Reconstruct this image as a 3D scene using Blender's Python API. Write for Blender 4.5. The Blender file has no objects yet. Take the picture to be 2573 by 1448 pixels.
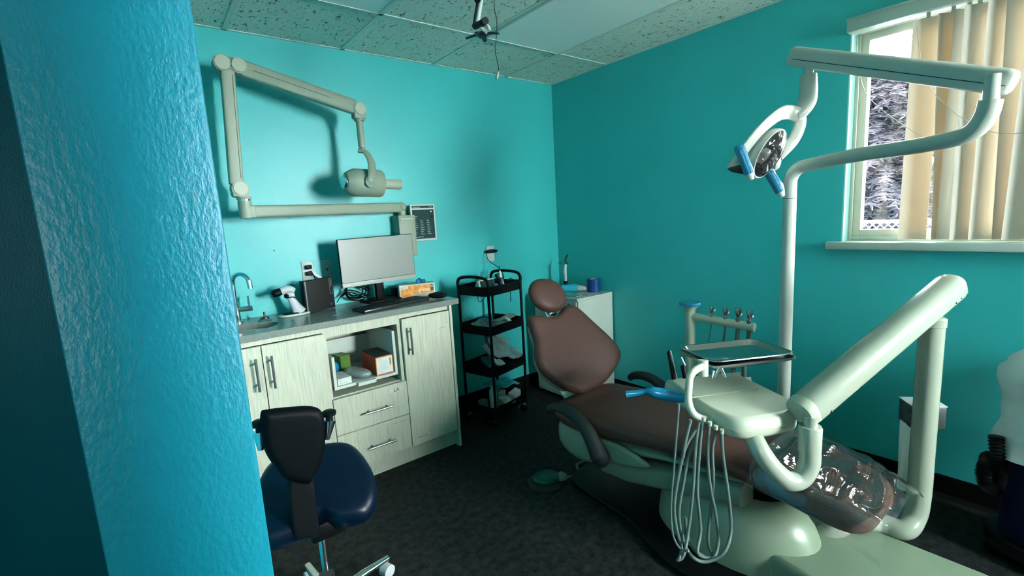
import bpy, bmesh, math, random
from mathutils import Vector, Matrix, Euler, noise
random.seed(7)
PI = math.pi
scn = bpy.context.scene
COL = scn.collection

# ------------------------------------------------------------------ camera, world, light, exposure
FPX, CX, CY = 1193.33, 1286.5, 724.0
RC = Matrix(((0.78318019, 0.13624946, -0.60668351),
             (-0.61927083, 0.08309286, -0.78076835),
             (-0.0559682, 0.9871837, 0.149452)))          # camera axes in world
CAM = Vector((-2.7968406, -2.93097466, 1.4106538))
cd = bpy.data.cameras.new('camera')
cam = bpy.data.objects.new('camera', cd); COL.objects.link(cam)
cam.matrix_world = Matrix.Translation(CAM) @ RC.to_4x4()
cd.sensor_fit = 'HORIZONTAL'; cd.sensor_width = 36.0
cd.lens = FPX / 2573 * 36.0
cd.clip_start = 0.02; cd.clip_end = 200
scn.camera = cam

world = bpy.data.worlds.new('sky'); scn.world = world; world.use_nodes = True
wn = world.node_tree.nodes; wl = world.node_tree.links
bg = wn['Background']
bg.inputs['Color'].default_value = (0.90, 0.96, 1.0, 1)
# bright overcast; the hidden sun makes the southern half of the sky much brighter
tcw = wn.new('ShaderNodeTexCoord')
dp = wn.new('ShaderNodeVectorMath'); dp.operation = 'DOT_PRODUCT'
sunv = Vector((0.52, -0.82, 0.24)).normalized(); dp.inputs[1].default_value = sunv
wl.new(tcw.outputs['Generated'], dp.inputs[0])
mx0 = wn.new('ShaderNodeMath'); mx0.operation = 'MAXIMUM'; mx0.inputs[1].default_value = 0.0
wl.new(dp.outputs['Value'], mx0.inputs[0])
pw = wn.new('ShaderNodeMath'); pw.operation = 'POWER'; pw.inputs[1].default_value = 5.0
wl.new(mx0.outputs[0], pw.inputs[0])
ma = wn.new('ShaderNodeMath'); ma.operation = 'MULTIPLY_ADD'; ma.inputs[1].default_value = 90.0; ma.inputs[2].default_value = 12.0
wl.new(pw.outputs[0], ma.inputs[0]); wl.new(ma.outputs[0], bg.inputs['Strength'])

scn.view_settings.view_transform = 'Standard'
scn.view_settings.look = 'None'
scn.view_settings.gamma = 1.0
scn.view_settings.use_curve_mapping = False
scn.view_settings.exposure = 1.36

H = 2.44
WY0, WY1, WZ0, WZ1 = -2.065, -3.45, 1.19, 2.20        # window opening in the right wall

ld = bpy.data.lights.new('window_portal', 'AREA')
ld.shape = 'RECTANGLE'; ld.size = WZ1 - WZ0; ld.size_y = WY0 - WY1; ld.cycles.is_portal = True
lo = bpy.data.objects.new('window_portal', ld); COL.objects.link(lo)
lo.location = (0.16, (WY0 + WY1) / 2, (WZ0 + WZ1) / 2)
lo.rotation_euler = (0, PI / 2, 0)                        # emits towards -x
ld2 = bpy.data.lights.new('added_window_portal', 'AREA')
ld2.shape = 'RECTANGLE'; ld2.size = 0.6; ld2.size_y = 1.25; ld2.cycles.is_portal = True
lo2 = bpy.data.objects.new('added_window_portal', ld2); COL.objects.link(lo2)  # portal for the added window behind the camera
ld3 = bpy.data.lights.new('added_hall_portal', 'AREA'); ld3.shape = 'RECTANGLE'; ld3.size = 0.8; ld3.size_y = 0.45; ld3.cycles.is_portal = True  # portal for the opening added to light the hall
lo3 = bpy.data.objects.new('added_hall_portal', ld3); COL.objects.link(lo3); lo3.location = (-4.39, -4.175, 1.4); lo3.rotation_euler = (0, -PI / 2, 0)
lo2.location = (-0.55, -5.19, 1.625); lo2.rotation_euler = (PI / 2, 0, PI)          # emits towards +y

# ------------------------------------------------------------------ points of the place
def ray(u, v):
    return RC @ Vector((u - CX, -(v - CY), -FPX))
def atz(u, v, z):
    r = ray(u, v); return CAM + r * ((z - CAM.z) / r.z)
def aty(u, v, y):
    r = ray(u, v); return CAM + r * ((y - CAM.y) / r.y)
def atx(u, v, x):
    r = ray(u, v); return CAM + r * ((x - CAM.x) / r.x)
def atd(u, v, d):
    return CAM + ray(u, v) * (d / FPX)
def V(*a): return Vector(a)

# ------------------------------------------------------------------ materials
def s2l(c):
    return tuple(((x / 12.92) if x <= 0.04045 else ((x + 0.055) / 1.055) ** 2.4) for x in c)
MATS = {}
def mat(name, rgb, rough=0.5, metal=0.0, var=0.0, vscale=8.0, bump=0.0, bscale=80.0, coat=0.0, spec=0.5,
        trans=0.0, ior=1.45, alpha=1.0, sheen=0.0, stretch=None):
    """rgb is the surface's own colour, linear."""
    m = bpy.data.materials.new(name); m.use_nodes = True
    nt = m.node_tree; n = nt.nodes; l = nt.links
    b = n['Principled BSDF']
    b.inputs['Base Color'].default_value = (*rgb, 1)
    b.inputs['Roughness'].default_value = rough
    b.inputs['Metallic'].default_value = metal
    b.inputs['Coat Weight'].default_value = coat
    b.inputs['Coat Roughness'].default_value = 0.12
    b.inputs['Specular IOR Level'].default_value = spec
    b.inputs['Transmission Weight'].default_value = trans
    b.inputs['IOR'].default_value = ior
    b.inputs['Alpha'].default_value = alpha
    tc = n.new('ShaderNodeTexCoord')
    src = tc.outputs['Object']
    if stretch:
        mp = n.new('ShaderNodeMapping'); mp.inputs['Scale'].default_value = stretch
        l.new(src, mp.inputs['Vector']); src = mp.outputs['Vector']
    if var > 0:
        nz = n.new('ShaderNodeTexNoise'); nz.inputs['Scale'].default_value = vscale; nz.inputs['Detail'].default_value = 5
        l.new(src, nz.inputs['Vector'])
        mr = n.new('ShaderNodeMapRange'); mr.inputs['From Min'].default_value = 0.3; mr.inputs['From Max'].default_value = 0.7
        mr.inputs['To Min'].default_value = 1 - var; mr.inputs['To Max'].default_value = 1 + var
        l.new(nz.outputs['Fac'], mr.inputs['Value'])
        mx = n.new('ShaderNodeVectorMath'); mx.operation = 'SCALE'; mx.inputs[0].default_value = rgb
        l.new(mr.outputs['Result'], mx.inputs['Scale']); l.new(mx.outputs['Vector'], b.inputs['Base Color'])
    if bump > 0:
        nb = n.new('ShaderNodeTexNoise'); nb.inputs['Scale'].default_value = bscale; nb.inputs['Detail'].default_value = 4
        l.new(src, nb.inputs['Vector'])
        bp = n.new('ShaderNodeBump'); bp.inputs['Strength'].default_value = bump; bp.inputs['Distance'].default_value = 0.004
        l.new(nb.outputs['Fac'], bp.inputs['Height']); l.new(bp.outputs['Normal'], b.inputs['Normal'])
    MATS[name] = m
    return m

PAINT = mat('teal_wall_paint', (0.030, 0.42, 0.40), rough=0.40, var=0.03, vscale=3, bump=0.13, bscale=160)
PAINT_DIM = mat('teal_wall_paint_dim_brushed', (0.006, 0.30, 0.40), rough=0.36, var=0.05, vscale=4, bump=0.34, bscale=190, stretch=(1, 1, 0.5))  # same paint; the near wall's dimmer, bluer light put into the colour
WHITEP = mat('white_trim_paint', (0.50, 0.56, 0.48), rough=0.45, var=0.06, vscale=9, bump=0.1)
BASEB = mat('black_rubber_cove', (0.002, 0.003, 0.003), rough=0.6, spec=0.15)
IVORY = mat('ivory_plastic', (0.33, 0.38, 0.28), rough=0.42, var=0.02, coat=0.05, bump=0.02, bscale=300)
IVORYG = mat('ivory_gloss_enamel', (0.28, 0.325, 0.25), rough=0.22, var=0.02, coat=0.5)
LAMPIV = mat('lamp_ivory_enamel_hazed', (0.42, 0.45, 0.38), rough=0.3, coat=0.2)  # ivory enamel lightened, window haze painted into the colour
IVORYD = mat('ivory_textured_plastic', (0.21, 0.265, 0.19), rough=0.45, bump=0.12, bscale=600)
DIAL = mat('ivory_cap_plastic', (0.29, 0.345, 0.25), rough=0.4)
BASEIV = mat('grey_ivory_base_plastic', (0.17, 0.235, 0.155), rough=0.35, var=0.04)
SHELLM = mat('grey_green_shell_plastic', (0.115, 0.175, 0.12), rough=0.45, var=0.05)
CHROME = mat('chrome', (0.75, 0.76, 0.75), rough=0.12, metal=1.0)
STEEL = mat('brushed_steel', (0.55, 0.56, 0.54), rough=0.28, metal=1.0, bump=0.05, bscale=200)
TRAYST = mat('polished_tray_steel', (0.42, 0.44, 0.42), rough=0.16, metal=1.0)
DARKMET = mat('dark_metal', (0.05, 0.055, 0.055), rough=0.35, metal=0.8)
BLACKP = mat('black_plastic', (0.002, 0.003, 0.003), rough=0.45, spec=0.16)
BLACKM = mat('black_enamel_steel', (0.002, 0.003, 0.003), rough=0.55, spec=0.2)
GREYP = mat('dark_grey_rubber', (0.012, 0.019, 0.018), rough=0.6, bump=0.05, spec=0.25)
MIDGREY = mat('mid_grey_plastic', (0.03, 0.038, 0.036), rough=0.5)
BROWN = mat('brown_leatherette', (0.060, 0.029, 0.021), rough=0.45, spec=0.3, var=0.06, vscale=5, bump=0.16, bscale=420)
BLUEV = mat('navy_vinyl', (0.0006, 0.0045, 0.013), rough=0.34, spec=0.25, bump=0.08, bscale=400)
BLACKV = mat('black_vinyl', (0.001, 0.002, 0.0025), rough=0.5, spec=0.07, bump=0.08, bscale=400)
BARRIER = mat('blue_barrier_film', (0.006, 0.15, 0.26), rough=0.25, bump=0.5, bscale=60, coat=0.6)
BARRIER_T = mat('pale_blue_film', (0.16, 0.5, 0.66), rough=0.2, alpha=0.55, bump=0.5, bscale=90)
TAPE = mat('blue_tape_roll', (0.002, 0.04, 0.17), rough=0.3, bump=0.05)
WHITEC = mat('white_card', (0.48, 0.53, 0.48), rough=0.6, var=0.04)
WHITEPL = mat('white_plastic', (0.42, 0.50, 0.43), rough=0.4, var=0.03)
PAPER = mat('white_tissue', (0.52, 0.60, 0.58), rough=0.9, bump=0.7, bscale=25)
ORANGE = mat('orange_card', (0.62, 0.24, 0.03), rough=0.5, var=0.35, vscale=40)
REDC = mat('red_card', (0.45, 0.055, 0.02), rough=0.5, var=0.3, vscale=15)
GREENC = mat('green_card', (0.05, 0.15, 0.012), rough=0.5, var=0.2)
DKGREEN = mat('dark_green_print', (0.01, 0.06, 0.03), rough=0.5)
INK = mat('dark_ink', (0.02, 0.025, 0.025), rough=0.6)
CREAMINK = mat('cream_print', (0.75, 0.72, 0.52), rough=0.6)
GREYINK = mat('grey_print', (0.25, 0.33, 0.30), rough=0.6)
SCREEN = mat('unlit_screen', (0.19, 0.215, 0.185), rough=0.34, spec=0.8)
BEZEL = mat('monitor_bezel', (0.30, 0.33, 0.29), rough=0.4)
PANELD = mat('dark_green_membrane', (0.008, 0.035, 0.034), rough=0.6, spec=0.2)
TEALBAG = mat('teal_film', (0.02, 0.33, 0.36), rough=0.3, bump=0.4, bscale=50)
HOSE = mat('grey_hose_rubber', (0.06, 0.10, 0.088), rough=0.5, spec=0.35)
NAVYP = mat('navy_plastic', (0.003, 0.008, 0.035), rough=0.35)
AMBER = mat('dark_amber_shield', (0.02, 0.03, 0.015), rough=0.2)
GRASSM = mat('exterior_bounce_ground', (0.22, 0.22, 0.23), rough=0.9, var=0.4, vscale=1.5)  # ground made pale to bounce daylight up to the ceiling
BARKM = mat('bark', (0.10, 0.09, 0.09), rough=0.9)
def needle_mat():
    m = bpy.data.materials.new('conifer_needles'); m.use_nodes = True
    nt = m.node_tree; n = nt.nodes; l = nt.links; n.remove(n['Principled BSDF'])
    d = n.new('ShaderNodeBsdfDiffuse'); d.inputs['Color'].default_value = (0.062, 0.056, 0.066, 1)  # mauve grey: haze over the tree put into its colour
    t = n.new('ShaderNodeBsdfTranslucent'); t.inputs['Color'].default_value = (0.062, 0.056, 0.066, 1)
    mx = n.new('ShaderNodeMixShader'); mx.inputs[0].default_value = 0.5
    l.new(d.outputs[0], mx.inputs[1]); l.new(t.outputs[0], mx.inputs[2]); l.new(mx.outputs[0], n['Material Output'].inputs['Surface'])
    return m
NEEDLE = needle_mat()
WIREM = mat('galvanised_wire', (0.20, 0.20, 0.21), rough=0.5)

# ceiling tile: fissured mineral board
def tile_mat():
    m = bpy.data.materials.new('fissured_ceiling_tile'); m.use_nodes = True
    nt = m.node_tree; n = nt.nodes; l = nt.links; b = n['Principled BSDF']
    b.inputs['Roughness'].default_value = 0.9
    tc = n.new('ShaderNodeTexCoord')
    mp = n.new('ShaderNodeMapping'); mp.inputs['Scale'].default_value = (1.0, 0.5, 1); mp.inputs['Rotation'].default_value = (0, 0, 0.5)
    l.new(tc.outputs['Object'], mp.inputs['Vector'])
    nz = n.new('ShaderNodeTexNoise'); nz.inputs['Scale'].default_value = 62; nz.inputs['Detail'].default_value = 2.5; nz.inputs['Distortion'].default_value = 1.2
    l.new(mp.outputs['Vector'], nz.inputs['Vector'])
    cr = n.new('ShaderNodeValToRGB')
    cr.color_ramp.elements[0].position = 0.335; cr.color_ramp.elements[0].color = (0.12, 0.15, 0.13, 1)
    cr.color_ramp.elements[1].position = 0.39; cr.color_ramp.elements[1].color = (0.60, 0.74, 0.62, 1)
    l.new(nz.outputs['Fac'], cr.inputs['Fac'])
    n2 = n.new('ShaderNodeTexNoise'); n2.inputs['Scale'].default_value = 260; n2.inputs['Detail'].default_value = 2
    l.new(tc.outputs['Object'], n2.inputs['Vector'])
    c2 = n.new('ShaderNodeValToRGB')
    c2.color_ramp.elements[0].position = 0.30; c2.color_ramp.elements[0].color = (0.45, 0.45, 0.45, 1)
    c2.color_ramp.elements[1].position = 0.42; c2.color_ramp.elements[1].color = (1, 1, 1, 1)
    l.new(n2.outputs['Fac'], c2.inputs['Fac'])
    mx = n.new('ShaderNodeMix'); mx.data_type = 'RGBA'; mx.blend_type = 'MULTIPLY'; mx.inputs[0].default_value = 1
    l.new(cr.outputs['Color'], mx.inputs[6]); l.new(c2.outputs['Color'], mx.inputs[7])
    l.new(mx.outputs[2], b.inputs['Base Color'])
    bp = n.new('ShaderNodeBump'); bp.inputs['Strength'].default_value = 0.6; bp.inputs['Distance'].default_value = 0.004
    l.new(cr.outputs['Color'], bp.inputs['Height']); l.new(bp.outputs['Normal'], b.inputs['Normal'])
    return m
TILE = tile_mat()
TBAR = mat('ceiling_grid_enamel', (0.50, 0.62, 0.52), rough=0.4)
LENS = mat('white_light_diffuser', (0.66, 0.80, 0.72), rough=0.35, bump=0.15, bscale=500)

def floor_mat():
    m = bpy.data.materials.new('dark_sheet_vinyl'); m.use_nodes = True
    nt = m.node_tree; n = nt.nodes; l = nt.links; b = n['Principled BSDF']
    b.inputs['Roughness'].default_value = 0.6; b.inputs['Specular IOR Level'].default_value = 0.12
    tc = n.new('ShaderNodeTexCoord')
    nz = n.new('ShaderNodeTexNoise'); nz.inputs['Scale'].default_value = 28; nz.inputs['Detail'].default_value = 9; nz.inputs['Roughness'].default_value = 0.7
    l.new(tc.outputs['Object'], nz.inputs['Vector'])
    cr = n.new('ShaderNodeValToRGB')
    cr.color_ramp.elements[0].position = 0.35; cr.color_ramp.elements[0].color = (0.002, 0.003, 0.003, 1)
    cr.color_ramp.elements[1].position = 0.68; cr.color_ramp.elements[1].color = (0.024, 0.030, 0.027, 1)
    l.new(nz.outputs['Fac'], cr.inputs['Fac']); l.new(cr.outputs['Color'], b.inputs['Base Color'])
    return m
FLOORM = floor_mat()

def wood_mat():
    m = bpy.data.materials.new('pale_woodgrain_laminate'); m.use_nodes = True
    nt = m.node_tree; n = nt.nodes; l = nt.links; b = n['Principled BSDF']
    b.inputs['Roughness'].default_value = 0.5
    tc = n.new('ShaderNodeTexCoord')
    mp = n.new('ShaderNodeMapping'); mp.inputs['Scale'].default_value = (60, 60, 2.2)
    l.new(tc.outputs['Object'], mp.inputs['Vector'])
    nz = n.new('ShaderNodeTexNoise'); nz.inputs['Scale'].default_value = 3.0; nz.inputs['Detail'].default_value = 6; nz.inputs['Distortion'].default_value = 0.6
    l.new(mp.outputs['Vector'], nz.inputs['Vector'])
    cr = n.new('ShaderNodeValToRGB')
    cr.color_ramp.elements[0].position = 0.3; cr.color_ramp.elements[0].color = (0.31, 0.34, 0.25, 1)
    cr.color_ramp.elements[1].position = 0.62; cr.color_ramp.elements[1].color = (0.43, 0.455, 0.34, 1)
    l.new(nz.outputs['Fac'], cr.inputs['Fac']); l.new(cr.outputs['Color'], b.inputs['Base Color'])
    return m
WOOD = wood_mat()

def stone_mat():
    m = bpy.data.materials.new('grey_quartz'); m.use_nodes = True
    nt = m.node_tree; n = nt.nodes; l = nt.links; b = n['Principled BSDF']
    b.inputs['Roughness'].default_value = 0.2
    tc = n.new('ShaderNodeTexCoord')
    nz = n.new('ShaderNodeTexNoise'); nz.inputs['Scale'].default_value = 420; nz.inputs['Detail'].default_value = 4
    l.new(tc.outputs['Object'], nz.inputs['Vector'])
    cr = n.new('ShaderNodeValToRGB')
    cr.color_ramp.elements[0].position = 0.35; cr.color_ramp.elements[0].color = (0.09, 0.115, 0.10, 1)
    cr.color_ramp.elements[1].position = 0.65; cr.color_ramp.elements[1].color = (0.22, 0.26, 0.22, 1)
    l.new(nz.outputs['Fac'], cr.inputs['Fac']); l.new(cr.outputs['Color'], b.inputs['Base Color'])
    return m
STONE = stone_mat()

def film_mat(name, rgb, dens, rough=0.06, wrinkle=0.5, ior=1.5):
    """thin clear plastic: mostly see-through, with a real gloss"""
    m = bpy.data.materials.new(name); m.use_nodes = True
    nt = m.node_tree; n = nt.nodes; l = nt.links; b = n['Principled BSDF']
    b.inputs['Base Color'].default_value = (*rgb, 1); b.inputs['Roughness'].default_value = rough
    b.inputs['Specular IOR Level'].default_value = 0.9
    tr = n.new('ShaderNodeBsdfTransparent'); fr = n.new('ShaderNodeFresnel'); fr.inputs['IOR'].default_value = ior
    gl = n.new('ShaderNodeBsdfGlossy'); gl.inputs['Roughness'].default_value = rough
    m1 = n.new('ShaderNodeMixShader'); m1.inputs[0].default_value = dens
    m2 = n.new('ShaderNodeMixShader')
    tc = n.new('ShaderNodeTexCoord'); nz = n.new('ShaderNodeTexNoise'); nz.inputs['Scale'].default_value = 9; nz.inputs['Detail'].default_value = 2; nz.inputs['Distortion'].default_value = 1.5
    l.new(tc.outputs['Object'], nz.inputs['Vector'])
    bp = n.new('ShaderNodeBump'); bp.inputs['Strength'].default_value = wrinkle; bp.inputs['Distance'].default_value = 0.03
    l.new(nz.outputs['Fac'], bp.inputs['Height'])
    l.new(bp.outputs['Normal'], gl.inputs['Normal']); l.new(bp.outputs['Normal'], b.inputs['Normal']); l.new(bp.outputs['Normal'], fr.inputs['Normal'])
    l.new(tr.outputs[0], m1.inputs[1]); l.new(b.outputs[0], m1.inputs[2])
    l.new(fr.outputs[0], m2.inputs[0]); l.new(m1.outputs[0], m2.inputs[1]); l.new(gl.outputs[0], m2.inputs[2])
    l.new(m2.outputs[0], n['Material Output'].inputs['Surface'])
    return m
CLEARF = film_mat('clear_plastic_sleeve', (0.5, 0.55, 0.52), 0.03, 0.03, 0.12, 1.85)
CLEARBAG = film_mat('crinkled_clear_bag', (0.6, 0.7, 0.66), 0.35, 0.15)
PANE = film_mat('window_glass', (0.8, 0.8, 0.85), 0.0, 0.02, 0.02)

def vane_mat():
    m = bpy.data.materials.new('translucent_vinyl_vane'); m.use_nodes = True
    nt = m.node_tree; n = nt.nodes; l = nt.links
    n.remove(n['Principled BSDF'])
    d = n.new('ShaderNodeBsdfDiffuse'); d.inputs['Color'].default_value = (0.50, 0.50, 0.43, 1)
    t = n.new('ShaderNodeBsdfTranslucent'); t.inputs['Color'].default_value = (0.92, 0.68, 0.40, 1)
    mx = n.new('ShaderNodeMixShader'); mx.inputs[0].default_value = 0.16
    l.new(d.outputs[0], mx.inputs[1]); l.new(t.outputs[0], mx.inputs[2])
    l.new(mx.outputs[0], n['Material Output'].inputs['Surface'])
    return m
VANE = vane_mat()

# ------------------------------------------------------------------ mesh builder
def catmull(pts, res=8, closed=False):
    n = len(pts); out = []
    P = [Vector(p) for p in pts]
    rng = range(n if closed else n - 1)
    for i in rng:
        if closed: a, b, c, d = P[(i - 1) % n], P[i], P[(i + 1) % n], P[(i + 2) % n]
        else: a, b, c, d = P[max(i - 1, 0)], P[i], P[i + 1], P[min(i + 2, n - 1)]
        for k in range(res):
            t = k / res; t2 = t * t; t3 = t2 * t
            out.append(0.5 * ((2 * b) + (c - a) * t + (2 * a - 5 * b + 4 * c - d) * t2 + (3 * b - a - 3 * c + d) * t3))
    if not closed: out.append(P[-1].copy())
    return out

class MB:
    def __init__(s, M=None):
        s.bm = bmesh.new(); s.M = M or Matrix.Identity(4)
    def _merge(s, tb, M=None):
        me = bpy.data.meshes.new('t'); tb.to_mesh(me); tb.free()
        me.transform(s.M @ (M or Matrix.Identity(4)))
        s.bm.from_mesh(me); bpy.data.meshes.remove(me)
    def box(s, c, d, bev=0.0, seg=2, M=None):
        """centre, full dimensions"""
        tb = bmesh.new(); bmesh.ops.create_cube(tb, size=1.0)
        for v in tb.verts: v.co = Vector((v.co.x * d[0], v.co.y * d[1], v.co.z * d[2]))
        if bev > 0: bmesh.ops.bevel(tb, geom=tb.edges[:], offset=min(bev, min(d) * 0.49), segments=seg, affect='EDGES', profile=0.5)
        s._merge(tb, (M or Matrix.Identity(4)) @ Matrix.Translation(Vector(c)) if M is None else M @ Matrix.Translation(Vector(c)))
        return s
    def box2(s, a, b, bev=0.0, seg=2, M=None):
        a = Vector(a); b = Vector(b)
        return s.box((a + b) / 2, [abs(x) for x in (b - a)], bev, seg, M)
    def rings(s, rings, cap0=True, cap1=True, closed=True, loop=False):
        bm = s.bm; R = []
        for r in rings: R.append([bm.verts.new(s.M @ Vector(p)) for p in r])
        n = len(R[0]); K = len(R)
        for i in range(K if loop else K - 1):
            A = R[i]; B = R[(i + 1) % K]
            for j in range(n if closed else n - 1):
                k = (j + 1) % n
                try: bm.faces.new((A[j], A[k], B[k], B[j]))
                except ValueError: pass
        if closed and not loop:
            if cap0:
                try: bm.faces.new(R[0][::-1])
                except ValueError: pass
            if cap1:
                try: bm.faces.new(R[-1])
                except ValueError: pass
        return s
    def tube(s, pts, r, n=14, smooth=0, cap=True, closed=False, flat=None, up=None):
        P = [Vector(p) for p in pts]
        rs = r if isinstance(r, (list, tuple)) else [r] * len(P)
        if smooth:
            Q = catmull(P, smooth, closed)
            if len(set(rs)) > 1:
                rr = [rs[min(i // smooth, len(rs) - 1)] * (1 - (i % smooth) / smooth) + rs[min(i // smooth + 1, len(rs) - 1)] * ((i % smooth) / smooth) for i in range(len(Q))]
            else: rr = [rs[0]] * len(Q)
            P = Q; rs = rr
        m = len(P)
        tang = []
        for i in range(m):
            if closed: t = P[(i + 1) % m] - P[i - 1]
            else: t = P[min(i + 1, m - 1)] - P[max(i - 1, 0)]
            tang.append(t.normalized() if t.length > 1e-9 else Vector((0, 0, 1)))
        if up is not None: nrm = Vector(up)
        else: nrm = Vector((0, 0, 1)) if abs(tang[0].z) < 0.9 else Vector((1, 0, 0))
        rings = []
        for i in range(m):
            t = tang[i]
            nrm = (nrm - t * nrm.dot(t))
            if nrm.length < 1e-6: nrm = t.orthogonal()
            nrm.normalize(); b = t.cross(nrm)
            fx, fy = (flat if flat else (1, 1))
            rings.append([P[i] + nrm * (rs[i] * fx * math.cos(2 * PI * k / n)) + b * (rs[i] * fy * math.sin(2 * PI * k / n)) for k in range(n)])
        s.rings(rings, cap, cap, True, closed)
        return s
    def cyl(s, a, b, r0, r1=None, n=24):
        return s.tube([a, b], [r0, r0 if r1 is None else r1], n)
    def lathe(s, prof, n=28, M=None, cap=True):
        M = M or Matrix.Identity(4)
        rings = [[M @ Vector((max(r, 1e-4) * math.cos(2 * PI * k / n), max(r, 1e-4) * math.sin(2 * PI * k / n), z)) for k in range(n)] for r, z in prof]
        return s.rings(rings, cap, cap)
    def sphere(s, c, rad, M=None, n=20, m=12):
        c = Vector(c); rad = (rad,) * 3 if isinstance(rad, (int, float)) else rad
        M = M or Matrix.Identity(4)
        rings = []
        for i in range(m + 1):
            a = -PI / 2 + PI * i / m; cr = max(math.cos(a), 1e-3)
            rings.append([c + (M.to_3x3() @ Vector((rad[0] * cr * math.cos(2 * PI * k / n), rad[1] * cr * math.sin(2 * PI * k / n), rad[2] * math.sin(a)))) for k in range(n)])
        return s.rings(rings)
    def prism(s, outl, h, M=None, bev=0.0, smooth=0):
        """outline in xy, extruded in z from 0 to h"""
        O = [Vector((p[0], p[1], 0)) for p in outl]
        if smooth: O = catmull(O, smooth, True)
        tb = bmesh.new()
        vs = [tb.verts.new(p) for p in O]
        f = tb.faces.new(vs)
        r = bmesh.ops.extrude_face_region(tb, geom=[f])
        for v in [g for g in r['geom'] if isinstance(g, bmesh.types.BMVert)]: v.co.z += h
        bmesh.ops.recalc_face_normals(tb, faces=tb.faces[:])
        if bev > 0:
            es = [e for e in tb.edges if abs(e.verts[0].co.z - e.verts[1].co.z) < 1e-6]
            bmesh.ops.bevel(tb, geom=es, offset=bev, segments=3, affect='EDGES', profile=0.5)
        s._merge(tb, M); return s
    def cushion(s, outl, T, M=None, edge=0.25, crown=0.0, N=8, back=1.0, func=None):
        """rounded pad from an outline in xy; z is its thickness; edge = share of the radius that rounds over"""
        O = catmull([Vector((p[0], p[1], 0)) for p in outl], N, True)
        c = sum(O, Vector()) / len(O)
        M = M or Matrix.Identity(4)
        lev = []
        for k in range(0, 7):
            a = k / 6 * PI / 2
            lev.append((1 - edge * (1 - math.cos(a)), math.sin(a) * T / 2))
        for q in (0.8, 0.6, 0.4, 0.2, 0.02):
            f = (1 - edge) * q
            lev.append((f, T / 2 + crown * (1 - q * q)))
        rings = []
        def mk(f, z):
            r = []
            for p in O:
                v = c + (p - c) * f; v = Vector((v.x, v.y, z))
                if func: v = func(v)
                r.append(M @ v)
            return r
        for f, z in reversed(lev): rings.append(mk(f, -z * back))
        for f, z in lev[1:]: rings.append(mk(f, z))
        return s.rings(rings)
    def grid(s, f, nu, nv, thick=0.0):
        R = [[f(i / nu, j / nv) for j in range(nv + 1)] for i in range(nu + 1)]
        s.rings(R, closed=False)
        return s

ROOTM = {}
def finish(name, mb, m, parent=None, smooth=True, angle=38, recalc=True):
    bm = mb.bm
    if recalc: bmesh.ops.recalc_face_normals(bm, faces=bm.faces[:])
    me = bpy.data.meshes.new(name); bm.to_mesh(me); bm.free()
    o = bpy.data.objects.new(name, me); COL.objects.link(o)
    W = ROOTM.get(parent.name) if parent else None
    if parent is not None and W is not None:
        me.transform(W.inverted()); o.parent = parent
        ROOTM[o.name] = W
    elif parent is not None: o.parent = parent
    else: ROOTM[o.name] = Matrix.Identity(4)
    if smooth:
        me.shade_smooth(); me.set_sharp_from_angle(angle=math.radians(angle))
    me.materials.append(m)
    return o
def thing(name, label, cat, loc=(0, 0, 0), rz=0.0, group=None):
    o = bpy.data.objects.new(name, None); COL.objects.link(o)
    o.empty_display_size = 0.1
    o.location = loc; o.rotation_euler = (0, 0, rz)
    ROOTM[o.name] = Matrix.Translation(Vector(loc)) @ Matrix.Rotation(rz, 4, 'Z')
    o['label'] = label; o['category'] = cat
    if group: o['group'] = group
    return o
def tag(o, label, cat, group=None, kind=None):
    o['label'] = label; o['category'] = cat
    if group: o['group'] = group
    if kind: o['kind'] = kind
    return o
def origin_to(o, loc):
    loc = Vector(loc); o.data.transform(Matrix.Translation(-loc)); o.location = loc
    ROOTM[o.name] = Matrix.Translation(loc); return o
def struct(name, mb, m, smooth=False, parent=None):
    o = finish(name, mb, m, parent, smooth=smooth)
    if parent is None: o['kind'] = 'structure'
    return o
def text(name, body, size, M, m, parent, extrude=0.0002, align='LEFT', sx=1.0):
    cu = bpy.data.curves.new(name, 'FONT'); cu.body = body; cu.size = size; cu.extrude = extrude; cu.align_x = align
    tmp = bpy.data.objects.new(name, cu); COL.objects.link(tmp)
    dg = bpy.context.evaluated_depsgraph_get()
    me = bpy.data.meshes.new_from_object(tmp.evaluated_get(dg))
    bpy.data.objects.remove(tmp); bpy.data.curves.remove(cu)
    me.transform(Matrix.Diagonal((sx, 1, 1, 1))); me.transform(M)
    W = ROOTM.get(parent.name)
    if W is not None: me.transform(W.inverted())
    o = bpy.data.objects.new(name, me); COL.objects.link(o); o.parent = parent
    me.materials.clear(); me.materials.append(m)
    return o
def frame(o, x, y, z=None):
    """matrix with origin o, x axis and y axis (made square)"""
    x = Vector(x).normalized(); y = Vector(y); y = (y - x * y.dot(x)).normalized(); z = x.cross(y)
    return Matrix(((x.x, y.x, z.x, o[0]), (x.y, y.y, z.y, o[1]), (x.z, y.z, z.z, o[2]), (0, 0, 0, 1)))
FACE = lambda o: frame(o, (1, 0, 0), (0, 0, 1))            # writing plane on a surface facing -y

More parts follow.
